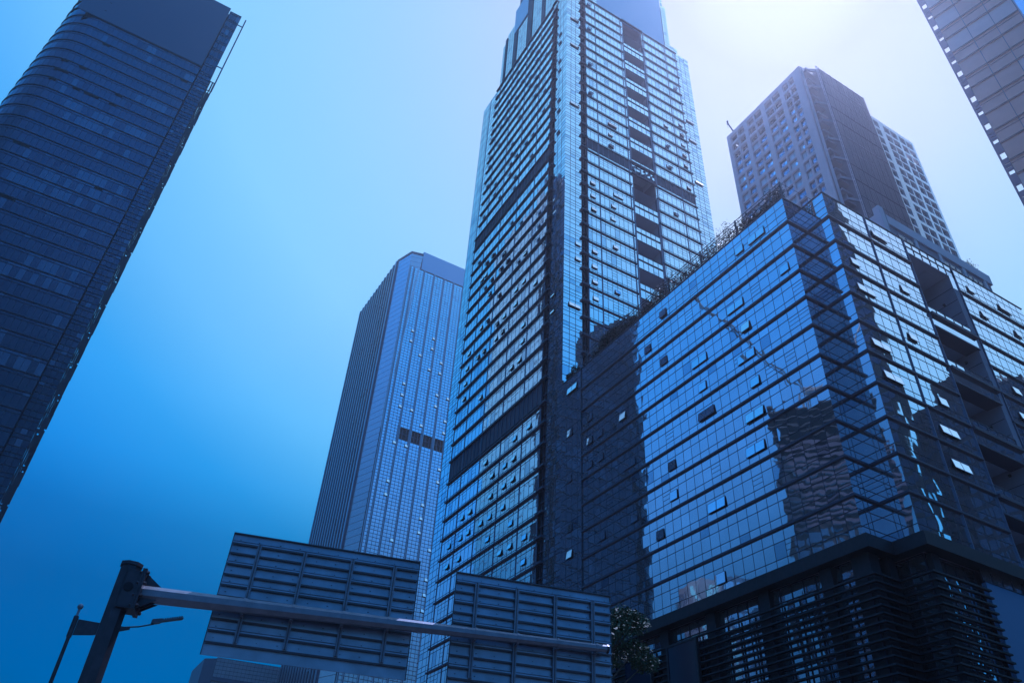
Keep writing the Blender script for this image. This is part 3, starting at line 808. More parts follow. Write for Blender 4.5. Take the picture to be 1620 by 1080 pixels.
for k in range(len(ltz) - 1):
    zt, zb = ltz[k], ltz[k + 1]
    if zt < 30: break
    mb = MB()
    br = bright_rows.get(k)
    for i in range(len(PTS) - 1):
        rr = Run(PTS[i], PTS[i + 1])
        xm = (PTS[i][0] + PTS[i + 1][0]) / 2
        def pk2(): 
            if br and br[0] < xm < br[1] and random.random() < .7: return 1
            return lpk()
        rr.glass(mb, [0, rr.len], [zb, zt - 1.0, zt], pk2, sig=.002)
        rr.vbar(mb, 0, zb, zt, .07, .02, 3)
    RS.glass(mb, frange(0, RS.len, 1.3), [zb, zb + 1.6, zt - 1.0, zt], picker((.12, .06, .82)), sig=.006)
    for s in frange(0, RS.len, 1.3): RS.vbar(mb, s, zb, zt, .09, .07, 3)
    for z in (zb + 1.6, zt - 1.0, zt): RS.bar(mb, 0, RS.len, z - .06, z + .06, .12, 3)
    st = mb.build('storey_glazing', LGM, lt)
    lm = MB()
    lm.sweep(PTS, -.02, .18, zt - .13, zt + .13, 0)
    lm.sweep(PTS, -.02, .06, zt - 1.0 - .07, zt - 1.0 + .07, 0)
    lm.build('ledge', M['mull'], st)
for x, z, n in [(-50.5, 213.5, 1), (-57.3, 199.6, 1), (-52.2, 199.8, 1), (-56.5, 195.1, 2), (-57.0, 190.7, 1), (-50.6, 190.6, 1), (-46.5, 191.0, 2), (-40.5, 195.7, 1), (-40.6, 190.9, 1), (-27.0, 214.2, 1), (-54, 163, 2), (-50, 146, 2), (-33, 158, 1), (-52, 127, 2)]:
    zz = min(ltz, key=lambda q: abs(q - .5 - z))
    mb = MB(); RL.bar(mb, sL(x) - 1.0 * n, sL(x) + 1.0 * n, zz - .9, zz - .15, .09, 0, 0)
    mb.build('vent_panel', M['dark'], lt)
mb = MB(); RL.bar(mb, sL(-62.6), sL(-24.5), 223.7, 259.6, .25, 0, -.05); mb.build('sign_board', M['blankd'], lt)
mb = MB()
for k in range(8):
    rz0, rz1 = 223.5 + LF * k, 223.5 + LF * (k + 1)
    for i in range(2, len(arc) + 3):
        rr = Run(PTS[i], PTS[i + 1]); rr.glass(mb, [0, rr.len], [rz0, rz1 - 1, rz1], lambda: 0)
    mb.sweep(PTS[:len(arc) + 4], -.02, .3, rz1 - .13, rz1 + .13, 3)
    RS.glass(mb, frange(0, RS.len, 1.3), [rz0, rz1 - 1.0, rz1], picker((.12, .06, .82)), sig=.006)
    for z in (rz1 - 1.0, rz1): RS.bar(mb, 0, RS.len, z - .06, z + .06, .12, 3)
    for s in frange(0, RS.len, 1.3): RS.vbar(mb, s, rz0, rz1, .09, .07, 3)
mb.build('crown_glazing', LGM, lt)
mb = MB()
mb.prism([(-65.9, 240), (-65.9, 199), (-63, 189), (-55.5, 183.9), (-25, 183.9), (-25, 185.0), (-21.15, 185.0), (-26.1, 240)], 0, 259.0, 0)
mb.build('building_core', M['fin'], lt)
mb = MB(); rr_ = Run((-21.05, 185.1), (-26.0, 240)); ss_ = frange(0, rr_.len, 1.8); zz_ = frange(30, 258, LF)
rr_.glass(mb, ss_, zz_, lambda: 0, sig=.003)
for z_ in zz_: rr_.bar(mb, 0, rr_.len, z_ - .1, z_ + .1, .05, 1)
mb.build('side_glazing', [M['eastg'], M['fin']], lt)
# open screen of vertical blades standing past the east corner
for i, x in enumerate((-20.25, -19.85, -19.5, -19.2, -18.9)):
    mb = MB()
    for k in range(0, 46):
        z1 = 221.0 - 6 * (i % 2) - LF * k
        if z1 < 30: break
        mb.box(x - .17, x + .13 + .05 * ((k + i) % 3), 184.75, 185.05, z1 - LF + (.5 if (k * 7 + i * 3) % 4 == 0 else .05), z1, 0)
    mb.build('screen_blade', M['mull'], lt)
mb = MB()
for k in range(0, 41, 1): mb.box(-20.9, -18.85 - .3 * (k % 2), 184.8, 185.0, 221 - LF * k - .18, 221 - LF * k + .1, 0)
mb.build('screen_bracket', M['mull'], lt)
mb = MB(); mb.box(-19.0, -18.6, 185.2, 185.6, 217, 260.8, 0); mb.box(-20.9, -18.9, 185.3, 185.5, 256, 256.4, 0); mb.box(-20.9, -18.9, 185.3, 185.5, 230, 230.4, 0); mb.build('roof_mast', M['fin'], lt)

lt.scale = (.935, .935, .935); lt.location = (-44 * .935, 210 * .935, .104)

# ================================================================ low tower behind the sign
lo = thing('apartment_tower', 'shorter tower of square blue tiles and fins behind the sign boards', 'skyscraper', (54, 166, 0))
LOB = Run((47.4, 149.2), (76.0, 149.2)); sO = lambda x: x - 47.4
LOA = Run((45.0, 182.0), (45.4, 155.0))
opk = picker((0.84, 0.10, 0.06))
piers = [47.3] + [48.4 + 2.98 * k for k in range(0, 10)]
zf = [144.4 - 3.28 * k for k in range(0, 44)]
LOM = M['lowg'] + [M['mull'], M['fin'], M['dark']]
wins = []
for k in range(len(zf) - 1):
    zt, zb = zf[k], zf[k + 1]
    mech = k in (15,)
    mb = MB()
    rows = [zb + (zt - zb) * q / 4 for q in range(5)]
    for i in range(len(piers) - 1):
        x0, x1 = piers[i] + .28, piers[i + 1] - .0
        ss = frange(sO(x0), sO(x1), .82)
        if mech and i > 1:
            LOB.bar(mb, ss[0] + .12, ss[-1] - .12, zb - .8, zt, -.6, 5, -.7); LOB.bar(mb, ss[-1] - .14, ss[-1], zb - .8, zt, .03, 4, -.6); LOB.bar(mb, ss[0], ss[0] + .12, zb - .8, zt, .03, 4, -.6)
            for s in ss[1:-1]: LOB.vbar(mb, s, zb - .8, zt, .12, -.1, 4, -.25)
            LOB.bar(mb, ss[0], ss[-1], (zb + zt) / 2, (zb + zt) / 2 + .12, -.1, 4, -.25)
            continue
        LOB.glass(mb, ss, rows, opk, sig=.004)
        for s in ss: LOB.vbar(mb, s, zb, zt, .085, .012, 3)
        for z in rows[:-1]: LOB.bar(mb, ss[0], ss[-1], z - .055, z + .055, .018, 3)
    st = mb.build('storey_glazing', LOM, lo)
    if not mech:
        for i in range(1, 7):
            if len(wins) < 98 and random.random() < .34 and (k > 4):
                x0 = piers[i] + .28; w = (2.98 - .28) / 3
                wins.append(sash(LOB, sO(x0 + w * 2.5), rows[2] + .41, .84, .76, 16, st))
for i, x in enumerate(piers):
    mb = MB()
    LOB.bar(mb, sO(x) - .12, sO(x) + .02, 0, 144.6, .30, 0); LOB.bar(mb, sO(x) + .16, sO(x) + .28, 0, 144.6, .30, 0)
    LOB.bar(mb, sO(x) + .02, sO(x) + .16, 0, 144.6, .06, 1)
    if i > 1: LOB.bar(mb, sO(x) - .30, sO(x) + .42, 90.3, 95.6, .04, 0, -.6)
    mb.build('vertical_pier', [M['finl'], M['fin']], lo)
mb = MB(); LOB.bar(mb, sO(50.4), sO(76), 144.7, 151.2, .2, 0, -.4); mb.build('sign_board', M['blank'], lo)
# chamfer: grey facet, and the bright facet that tapers away downwards
def facet(name, m, fa, fb, z0, z1, rowh):
    mb = MB(); zs = frange(z0, z1, rowh)
    for a, b in zip(zs[:-1], zs[1:]):
        pa, pb, qa, qb = fa(a), fb(a), fa(b), fb(b)
        if (Vector(pa) - Vector(pb)).length < .05: continue
        mb.quad((*pa, a + .09), (*pb, a + .09), (*qb, b), (*qa, b), 0)
        mb.quad((pa[0] + .03, pa[1] + .04, a - .04), (pb[0] + .03, pb[1] + .04, a - .04), (pb[0] + .03, pb[1] + .04, a + .1), (pa[0] + .03, pa[1] + .04, a + .1), 1)
    return mb.build(name, [m, M['mull']], lo)
u01 = lambda z: min(1, max(0, (z - 92) / 58.0))
fPb = lambda z: (47.2 + .0 * u01(z), 149.8 + .0 * u01(z))
facet('chamfer_facet', M['cladd'], lambda z: (45.4, 154.9), fPb, 0, 150.0, 1.64)
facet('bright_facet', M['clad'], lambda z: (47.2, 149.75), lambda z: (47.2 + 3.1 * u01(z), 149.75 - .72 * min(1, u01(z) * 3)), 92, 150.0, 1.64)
mb = MB(); mb.sweep([(45.0, 182), (45.4, 155.0), (47.2, 149.8), (50.4, 149.0)], -.2, .15, 149.6, 150.3, 0); mb.build('parapet_coping', M['fin'], lo)
mb = MB(); mb.prism([(45.6, 182), (45.9, 155.2), (47.6, 150.2), (75.9, 150.2), (75.9, 182)], 0, 149.6, 0); mb.build('building_core', M['fin'], lo)
mb = MB()
rowsA = frange(20, 149.5, 3.28)
ssA = frange(0, LOA.len, 1.0)
LOA.glass(mb, ssA, rowsA, opk, sig=.004)
for z in rowsA: LOA.bar(mb, 0, LOA.len, z - .05, z + .05, .06, 3)
mb.build('side_glazing', LOM, lo)
for i, s in enumerate(frange(.3, LOA.len - .5, 2.05)):
    mb = MB()
    LOA.bar(mb, s, s + .5, 0, 149.6, .55, 0)
    LOA.bar(mb, s + .5, s + .62, 0, 149.6, .35, 1)
    mb.build('side_fin', [M['finl'], M['fin']], lo)
sm = MB()
for i, s in enumerate(frange(.3, LOA.len - .5, 2.05)[:-1]):
    for z in rowsA[1:]:
        if random.random() < (.45 if 8 < i < 12 else .12):
            sash_mesh(sm, LOA, s + 1.3, z - 1.2, 1.1, 1.0, 35)
tag(sm.build('awning_window', M['frame'], lo), kind='stuff')
wg = Run((31.2, 184.6), (45.0, 183.0))
mb = MB()
wg.glass(mb, frange(0, wg.len, .8), frange(43.2, 47.2, .8), lambda: 5); wg.glass(mb, frange(0, wg.len, .8), frange(10, 42.4, .8), lambda: 5)
for z in frange(10, 42.4, .8) + frange(43.2, 47.2, .8): wg.bar(mb, 0, wg.len, z - .03, z + .03, .05, 3)
for s in frange(0, wg.len, .8): wg.vbar(mb, s, 10, 47.2, .04, .04, 3)
wg.bar(mb, -.2, wg.len, 42.4, 43.2, .5, 4)
mb.prism([(31.4, 184.9), (44.9, 183.4), (44.9, 200), (29.0, 200), (29.0, 187)], 0, 47.1, 4)
mb.build('rear_wing', M['lowg'] + [M['mull'], M['fin'], M['wallt']], lo)

lo.scale = (2.2, 2.2, 2.2); lo.location = (54 * 2.2, 166 * 2.2, -1.92)   # stands well behind the tall tower

# ================================================================ grid tower
gt = thing('hotel_tower', 'grey tower with deep grid windows and a louvred slab behind the glass block', 'skyscraper', (103, 60, 0))
GA = Run((86.5, 70.0), (86.5, 49.8)); sG = lambda y: 70.0 - y
GB = Run((103.0, 50.1), (120.4, 50.1)); sH = lambda x: x - 103.0
TOPS = [139.05, 136.3, 133.6] 
z = 131.15
while z > 78: TOPS += [z, z - 2.4]; z -= 5.3
HGT = 2.04
ZTOP = 140.1
win_no = 0
gw_rest = MB()
def grid_face(run, bays, mats_wall, name, open_rows, wins_left):
    global win_no
    wall = MB()
    edges = [0.0]
    for (a, b) in bays: edges += [a[0], b[1]]
    edges.append(run.len)
    # full-height piers
    for i in range(0, len(edges), 2): run.bar(wall, edges[i], edges[i + 1], 0, ZTOP, .0, 0, -.6)
    for (a, b) in bays:
        zprev = ZTOP
        for tz in TOPS:
            run.bar(wall, a[0], b[1], tz, zprev, .0, 0, -.6)
            run.bar(wall, a[1], b[0], tz - HGT, tz, -.04, 0, -.6)
            zprev = tz - HGT
        run.bar(wall, a[0], b[1], 0, zprev, .0, 0, -.6)
    wall.build(name, mats_wall, gt)
    for r, tz in enumerate(TOPS):
        for (a, b) in bays:
            for s0, s1 in (a, b):
                if r < open_rows: continue
                sc, w = (s0 + s1) / 2, s1 - s0
                if win_no < 100:
                    mb = MB()
                    zc = tz - HGT / 2
                    run.glass(mb, [s0, s1], [tz - HGT, tz], lambda: 0, sig=.004, off=-.42)
                    run.bar(mb, s0, s0 + .08, tz - HGT, tz, -.34, 1, -.41); run.bar(mb, s1 - .08, s1, tz - HGT, tz, -.34, 1, -.41)
                    run.bar(mb, s0 + .08, s1 - .08, tz - .08, tz, -.34, 1, -.41)
                    run.bar(mb, s0 + .08, s1 - .08, tz - HGT, tz - HGT + .08, -.34, 1, -.41)
                    run.vbar(mb, s0 + w * .68, tz - HGT + .08, tz - .08, .05, -.36, 1, -.41)
                    if random.random() < .22:
                        run.bar(mb, s0 + w * .70, s1 - .1, tz - HGT + .15, tz - HGT + .95, -.12, 2, -.18)
                    mb.build('window', [random.choice((M['htg'], M['htg'], M['htgp'], M['htgd'])), M['frame'], M['sash']], gt); win_no += 1
                else:
                    run.glass(gw_rest, [s0, s1], [tz - HGT, tz], lambda: 0, sig=.004, off=-.42)
                    run.vbar(gw_rest, s0 + w * .68, tz - HGT, tz, .05, -.36, 1, -.41)
gbays = []
for y0, y1 in ((69.1, 65.25), (64.35, 60.4), (59.3, 55.4), (54.45, 50.75 + .85)):
    m_ = (y0 + y1) / 2
    gbays.append(((sG(y0), sG(m_ + .15)), (sG(m_ - .15), sG(y1))))
grid_face(GA, gbays, [M['stone']], 'facade_grid', 3, 100)
hb = []
for x0, x1 in ((105.9, 109.2), (110.65, 114.85), (115.55, 119.7)):
    m_ = (x0 + x1) / 2
    hb.append(((sH(x0), sH(m_ - .15)), (sH(m_ + .15), sH(x1))))
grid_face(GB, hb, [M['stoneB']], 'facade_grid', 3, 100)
tag(gw_rest.build('window', [M['htg'], M['frame']], gt), kind='stuff')
core = MB()
core.box(87.15, 119.7, 50.9, 69.8, 0, 131.2, 0)
core.box(88.9, 118.5, 52.5, 68.5, 131.25, 139.2, 1)
core.box(86.6, 120.3, 51.0, 69.9, 139.3, 140.0, 0)
core.build('building_core', [M['slab'], M['dark']], gt)
mb = MB(); rr_ = Run((120.4, 70.05), (86.5, 70.05)); ss_ = frange(.3, rr_.len - .3, 2.4); zz_ = frange(2, 139, 2.7)
rr_.glass(mb, ss_, zz_, lambda: 0, sig=.006)
for z_ in zz_: rr_.bar(mb, .3, rr_.len - .3, z_ - .12, z_ + .12, .06, 1)
mb.build('rear_glazing', [M['lowg'][0], M['fin']], gt)
# recess with criss-cross bracing between the corner pier and the slab
mb = MB()
mb.box(86.5, 87.4, 49.75, 50.0, 0, 140.1, 1)
mb.box(87.4, 103.1, 50.55, 50.85, 0, 136.0, 2)
for i, tz in enumerate(frange(80, 138.5, 2.65)):
    mb.box(87.4, 90.0, 49.3, 50.5, tz, tz + .5, 0)
    if i % 2 == 0:
        mb.box8([(87.4, 49.0, tz), (87.4, 49.35, tz), (90.2, 48.4, tz), (90.2, 48.05, tz), (87.4, 49.0, tz + .55), (87.4, 49.35, tz + .55), (90.2, 48.4, tz + .55), (90.2, 48.05, tz + .55)], 0)
        mb.box(88.5, 88.9, 49.6, 50.5, tz + .5, tz + 2.6, 0)
mb.box(86.9, 90.0, 49.6, 50.2, 138.9, 139.9, 1)
mb.box8([(87.2, 49.9, 139.2), (87.2, 50.3, 139.2), (90.0, 48.6, 139.2), (90.0, 48.2, 139.2), (87.2, 49.9, 139.9), (87.2, 50.3, 139.9), (90.0, 48.6, 139.9), (90.0, 48.2, 139.9)], 0)
mb.build('braced_recess', [M['slab'], M['stone'], M['dark']], gt)
# louvred slab
mb = MB()
mb.box(89.95, 102.8, 48.25, 50.5, 0, 139.9, 1)
for tz in frange(70, 139.8, .42):
    mb.box(89.9, 102.85, 48.03, 48.22, tz - .1, tz + .1, 0)
for x in frange(90.0, 102.8, 1.6): mb.box(x - .03, x + .03, 47.99, 48.03, 70, 140.2, 2)
for tz in frange(70, 139.8, 4.2)[1:]: mb.box(89.9, 102.85, 47.98, 48.02, tz - .06, tz + .06, 2)
mb.build('louvred_slab', [M['slab'], M['slab'], M['louv']], gt)
mb = MB()
for dx in (0, .5): mb.box(89.55 - dx, 89.65 - dx, 47.95, 48.05, 70, 139.9, 0)
for tz in frange(70, 139.9, 1.3): mb.box(89.05, 89.65, 47.96, 48.04, tz, tz + .08, 0)
mb.build('edge_ladder', M['stone'], gt)
mb = MB(); mb.tube((86.9, 68.2, 140.1), (85.9, 68.6, 143.1), .16, n=6); mb.tube((85.5, 68.2, 142.9), (86.4, 69.0, 143.3), .2, n=6); mb.tube((85.4, 68.3, 142.9), (85.4, 68.3, 140.5), .03, n=4); mb.build('roof_davit', M['fin'], gt)

gt.scale = (1.35, 1.35, 1.35); gt.location = (103 * 1.35, 60 * 1.35, -.56)   # stands beyond the tall tower's side

# ================================================================ right bronze tower
rt = thing('bronze_tower', 'bronze glass tower with brown floor fins cut off at the top right corner', 'skyscraper', (158, 38, 0))
C0 = Vector((143.6, 43.4)); D0 = Vector((0.196, -0.981)).normalized()
RT = Run(C0, C0 + D0 * 16.3)
RF = 10.5
for k in range(0, 25):
    zb = k * RF + 1.2
    mb = MB()
    ss = [.65, 5.85, 11.1, 16.3]
    rows = [zb, zb + 3.5, zb + 4.6, zb + RF]
    def rp():
        return 1 if random.random() < .35 else 0
    RT.glass(mb, ss, [rows[0], rows[1]], lambda: 0); RT.glass(mb, ss, [rows[1], rows[2]], lambda: 2); RT.glass(mb, ss, [rows[2], rows[3]], rp)
    for s in ss: RT.vbar(mb, s, zb, zb + RF, .14, .08, 3)
    st = mb.build('storey_glazing', M['rtg'] + [M['ledge']], rt)
    fm = MB()
    RT.bar(fm, .2, 16.3, zb - .15, zb + .15, .34, 0)
    RT.bar(fm, .2, 16.3, rows[2] - .15, rows[2] + .15, .30, 0)
    RT.bar(fm, .5, 16.3, rows[1] - .06, rows[1] + .06, .12, 0)
    fm.build('floor_fin', M['finb'], st)
    em = MB()
    RT.bar(em, -.5, .65, zb + 7.4, zb + RF + .3, .45, 0, .15)
    RT.bar(em, -.5, .65, zb + 4.8, zb + 5.4, .45, 0, .15)
    for q in (1.5, 2.7, 3.9): RT.bar(em, -.5, .65, zb + q, zb + q + .9, .45, 0, .15)
    RT.bar(em, -.85, -.45, zb, zb + RF - .01, .54, 0, .08)
    em.build('edge_bracket', M['fin'], st)
nrm = RT.n
e1 = C0 + D0 * 16.3
mb = MB()
a_ = C0 + D0 * .7 - nrm * .18; b_ = e1 - nrm * .18
mb.prism([tuple(a_), tuple(b_), tuple(b_ - nrm * 30), tuple(a_ - nrm * 30)], 0, 262, 0)
mb.build('building_core', M['ledge'], rt)
mb = MB(); R2_ = Run(e1 - nrm * .7, e1 - nrm * .7 + D0 * 5.0)
R2_.glass(mb, frange(0, 5.0, 1.7), frange(1, 262, 5.2), lambda: 0); R2_.vbar(mb, .2, 1, 262, .3, .3, 1)
mb.build('side_glazing', [M['lowg'][0], M['frame']], rt)

# ================================================================ sign gantry
def g3(s, c, z): q = GT * s + GN * c; return (q.x, q.y, z)
gb = g3(-3.42, 16.9, 0.14)
ga = thing('sign_gantry', 'dark roadside pole with a long grey arm carrying two sign boards seen from behind', 'sign gantry', gb)
mb = MB()
mb.tube(g3(-3.42, 16.9, .1), g3(-3.42, 16.9, 7.22), .225, .20, n=8, rot=.39)
mb.tube(g3(-3.42, 16.9, .1), g3(-3.42, 16.9, .16), .42, .42, n=16)
po = mb.build('post', M['polep'], ga)
mb = MB(); mb.tube(g3(-3.42, 16.9, 7.22), g3(-3.42, 16.9, 7.29), .225, .225, n=8, rot=.39); mb.tube(g3(-3.42, 16.9, 7.29), g3(-3.42, 16.9, 7.315), .2, .1, n=8, rot=.39); mb.build('post_cap', M['polep'], po)
def obox(mb, s0, s1, c0, c1, z0, z1, m=0):
    mb.box8([g3(s0, c0, z0), g3(s1, c0, z0), g3(s1, c1, z0), g3(s0, c1, z0), g3(s0, c0, z1), g3(s1, c0, z1), g3(s1, c1, z1), g3(s0, c1, z1)], m)
mb = MB()
# collar plates on the pole, flange pair, bolts, gussets
obox(mb, -3.40, -3.13, 16.66, 16.69, 6.38, 7.08); obox(mb, -3.40, -3.13, 17.11, 17.14, 6.38, 7.08)
obox(mb, -3.41, -3.13, 16.66, 17.14, 6.36, 6.39); obox(mb, -3.41, -3.13, 16.66, 17.14, 7.07, 7.10)
obox(mb, -3.13, -3.09, 16.58, 17.22, 6.34, 7.14); obox(mb, -3.085, -3.045, 16.58, 17.22, 6.34, 7.14)
for c in (16.63, 16.9, 17.17):
    for z in (6.42, 6.62, 6.86, 7.07):
        if c == 16.9 and 6.5 < z < 7.0: continue
        mb.tube(g3(-3.17, c, z), g3(-2.99, c, z), .022, n=6); mb.tube(g3(-3.045, c, z), g3(-3.0, c, z), .036, n=6)
mb.tube(g3(-3.30, 16.645, 6.76), g3(-3.30, 16.66, 6.76), .09, n=12, m=1)
for c in (16.74, 16.9, 17.06):
    for z0, z1 in ((6.60, 6.40), (6.86, 7.08)):
        a, b, d = g3(-3.04, c - .012, z0), g3(-3.04, c - .012, z1), g3(-2.72, c - .012, z0)
        a2, b2, d2 = g3(-3.04, c + .012, z0), g3(-3.04, c + .012, z1), g3(-2.72, c + .012, z0)
        mb.tri(a, b, d); mb.tri(a2, d2, b2); mb.quad(b, b2, d2, d); mb.quad(a, d, d2, a2)
mb.build('mounting_bracket', [M['polep'], M['dark']], po)
mb = MB()
za = lambda s: 6.725 + (s + 3.05) * .0235
ra = lambda s: .165 - (s + 3.05) * .0082
mb.tube(g3(-3.05, 16.9, za(-3.05)), g3(6.95, 16.9, za(6.95)), ra(-3.05), ra(6.95), n=8, rot=.39)
arm = mb.build('arm', M['galv'], ga)
mb = MB(); mb.tube(g3(6.93, 16.9, za(6.95)), g3(6.98, 16.9, za(6.95)), ra(6.95) + .012, n=8, rot=.39); mb.build('arm_cap', M['polep'], arm)
PC = 17.2
def sign_panel(s0, s1, z0, z1, rails, lab):
    mb = MB(); obox(mb, s0, s1, PC, PC + .03, z0, z1, 0)
    pn = mb.build('sign_panel', M['sign'], ga); pn['label'] = lab
    # folded ribs across the back
    n = 9
    zs = [z0 + (z1 - z0) * q for q in (.105, .195, .29, .385, .475, .565, .655, .745, .84, .925)]
    for i, zz in enumerate(zs):
        mb = MB()
        obox(mb, s0 + .01, s1 - .01, PC - .06, PC - .001, zz - .012, zz + .012, 0)
        obox(mb, s0 + .01, s1 - .01, PC - .06, PC - .052, zz - .05, zz - .0125, 1)
        if i % 2: obox(mb, s0 + .01, s1 - .01, PC - .035, PC - .001, zz + .04, zz + .05, 0)
        for q in frange(s0 + .15, s1 - .15, .42): mb.tube(g3(q + random.uniform(-.03, .03), PC - .012, zz + .075), g3(q, PC, zz + .075), .008, n=5, m=1)
        mb.build('rib', [M['sign'], M['signd']], pn)
    mb = MB(); obox(mb, s0 - .012, s1 + .012, PC - .05, PC + .035, z1 + .001, z1 + .025); obox(mb, s0 - .012, s0 - .001, PC - .03, PC + .035, z0, z1); obox(mb, s1 + .001, s1 + .012, PC - .03, PC + .035, z0, z1); mb.build('edge_trim', M['signd'], pn)
    for s in rails:
        mb = MB()
        for d in (-.042, .012): obox(mb, s + d, s + d + .03, PC - .10, PC - .036, z0 + .27, z1 - .19, 0)
        obox(mb, s - .012, s + .012, PC - .105, PC - .036, z0 + .27, z1 - .19, 1)
        mb.build('rail', [M['galv'], M['signd']], pn)
        mb = MB()
        zc = za(s); rr = ra(s)
        mb.tube(g3(s - .03, 16.9, zc), g3(s + .03, 16.9, zc), rr + .012, n=8, rot=.39)
        obox(mb, s - .03, s + .03, 16.9, PC - .1, zc + rr, zc + rr + .02); obox(mb, s - .03, s + .03, 16.9, PC - .1, zc - rr - .02, zc - rr)
        mb.build('clamp', M['galv'], pn)
sign_panel(-1.665, 2.485, 5.82, 8.37, (-1.07, -.08, .97, 1.93), 'left sign board, larger of the two, ribbed grey back')
sign_panel(3.375, 7.17, 5.74, 8.28, (3.86, 4.83, 5.77, 6.70), 'right sign board at the tip of the arm, ribbed grey back')

# ================================================================ street lamp
ld = Vector((1.0, -.03)).normalized()
sl = thing('street_lamp', 'slim dark street lamp with ball finial and one long LED arm behind the gantry post', 'street lamp', (.3, 35, .14))
mb = MB(); mb.tube((.3, 35, .1), (.3, 35, 10.4), .10, .065, n=12); mb.tube((.3, 35, .1), (.3, 35, 1.2), .16, .14, n=12); p_ = mb.build('post', M['polep'], sl, smooth=False)
mb = MB(); mb.tube((.3, 35, 10.4), (.3, 35, 11.05), .05, .045, n=10)
for i in range(6):
    t0, t1 = -math.pi / 2 + math.pi * i / 6, -math.pi / 2 + math.pi * (i + 1) / 6
    mb.tube((.3, 35, 11.12 + .11 * math.sin(t0)), (.3, 35, 11.12 + .11 * math.sin(t1)), .11 * math.cos(t0) + .001, .11 * math.cos(t1) + .001, n=12, caps=False)
mb.build('finial', M['galv'], p_)
mb = MB(); mb.tube((.3, 35, 9.95), (.3, 35, 10.75), .095, .095, n=12); mb.build('collar', M['polep'], p_)
mb = MB()
def lp(x, z, o=0): return (.3 + x, 35 - .03 * x + o, z)
prof = [(0.1, 10.05, 10.65), (.8, 10.18, 10.66), (1.5, 10.42, 10.68), (2.0, 10.62, 10.70)]
for (xa, a0, a1), (xb, b0, b1) in zip(prof[:-1], prof[1:]):
    mb.box8([lp(xa, a0, -.03), lp(xb, b0, -.03), lp(xb, b0, .03), lp(xa, a0, .03), lp(xa, a1, -.03), lp(xb, b1, -.03), lp(xb, b1, .03), lp(xa, a1, .03)])
for xa, xb, z0, z1 in ((1.8, 2.3, 10.68, 10.8), (2.3, 2.8, 10.8, 11.0)): mb.tube(lp(xa, z0), lp(xb, z1), .03, n=8)
mb.build('arm', M['polep'], sl)
mb = MB(); mb.box8([lp(2.7, 10.98, -.16), lp(3.05, 11.1, -.16), lp(3.05, 11.1, .16), lp(2.7, 10.98, .16), lp(2.7, 11.16, -.12), lp(3.05, 11.26, -.12), lp(3.05, 11.26, .12), lp(2.7, 11.16, .12)])
for i in range(9):
    xa = 3.05 + .085 * i; za_ = 11.13 + .03 * i
    mb.box8([lp(xa, za_, -.15), lp(xa + .055, za_ + .02, -.15), lp(xa + .055, za_ + .02, .15), lp(xa, za_, .15), lp(xa, za_ + .12, -.12), lp(xa + .055, za_ + .13, -.12), lp(xa + .055, za_ + .13, .12), lp(xa, za_ + .12, .12)])
mb.box8([lp(3.05, 11.14, -.13), lp(3.84, 11.40, -.13), lp(3.84, 11.40, .13), lp(3.05, 11.14, .13), lp(3.05, 11.2, -.1), lp(3.84, 11.46, -.1), lp(3.84, 11.46, .1), lp(3.05, 11.2, .1)])
mb.build('lamp_head', M['polep'], sl)

# ================================================================ plants
def leaves(mb, c, rad, n, size, m=0, hollow=.25):
    for _ in range(n):
        while True:
            p = Vector((random.uniform(-1, 1), random.uniform(-1, 1), random.uniform(-1, 1)))
            if hollow < p.length < 1: break
        q = Vector((c[0] + p.x * rad[0], c[1] + p.y * rad[1], c[2] + p.z * rad[2]))
        d = Vector((random.gauss(0, 1), random.gauss(0, 1), random.gauss(0, .7))).normalized()
        e = d.orthogonal().normalized(); e = (Matrix.Rotation(random.uniform(0, 6.28), 3, d) @ e)
        l = size * random.uniform(.6, 1.3); w = l * .42
        mb.quad(q - d * l / 2, q + e * w / 2, q + d * l / 2, q - e * w / 2, m)
def twigs(mb, a, b, n, r, spread, m=0):
    a, b = Vector(a), Vector(b)
    for _ in range(n):
        s = a.lerp(b, random.random()) ; t = s + Vector((random.gauss(0, spread), random.gauss(0, spread), abs(random.gauss(0, spread)) * 1.4))
        mb.tube(s, t, r, r * .5, n=3, m=m, caps=False)

# street tree beside the right sign board
tx, ty = 15.2, 21.0
te = thing('street_tree', 'leafy street tree showing past the right end of the right sign board', 'tree', (tx, ty, .14))
mb = MB(); prev = Vector((tx, ty, .1)); 
for i, (dx, dy, z, r) in enumerate(((.05, .0, 1.5, .17), (.1, .05, 3.2, .14), (.05, .1, 5.0, .11), (.15, .0, 7.0, .08), (.2, .05, 8.8, .05))):
    nx = Vector((tx + dx, ty + dy, z)); mb.tube(prev, nx, r + .03, r, n=8); prev = nx
CL = []
rr_ = random.Random(3)
for i in range(22):
    a = rr_.uniform(0, 6.28); z = rr_.uniform(4.5, 10.2); rr2 = rr_.uniform(.5, 1.75) * (1 if z < 8.5 else .6)
    CL.append((tx + rr2 * math.cos(a), ty + rr2 * math.sin(a), z, rr_.uniform(.45, .8)))
CL += [(16.3, 20.6, 10.1, .55), (16.35, 20.7, 9.3, .6), (16.6, 20.5, 8.9, .5), (16.75, 20.45, 7.75, .6), (16.3, 20.7, 7.6, .6), (16.4, 20.7, 6.6, .6)]
for c in CL:
    mb.tube((tx + .1, ty, max(3, c[2] - 1.3)), c[:3], .04, .015, n=5)
mb.build('trunk', M['bark'], te)
mb = MB()
for c in CL: leaves(mb, c[:3], (c[3], c[3], c[3] * .6), 420, .15)
mb.build('crown', M['leaf'], te)

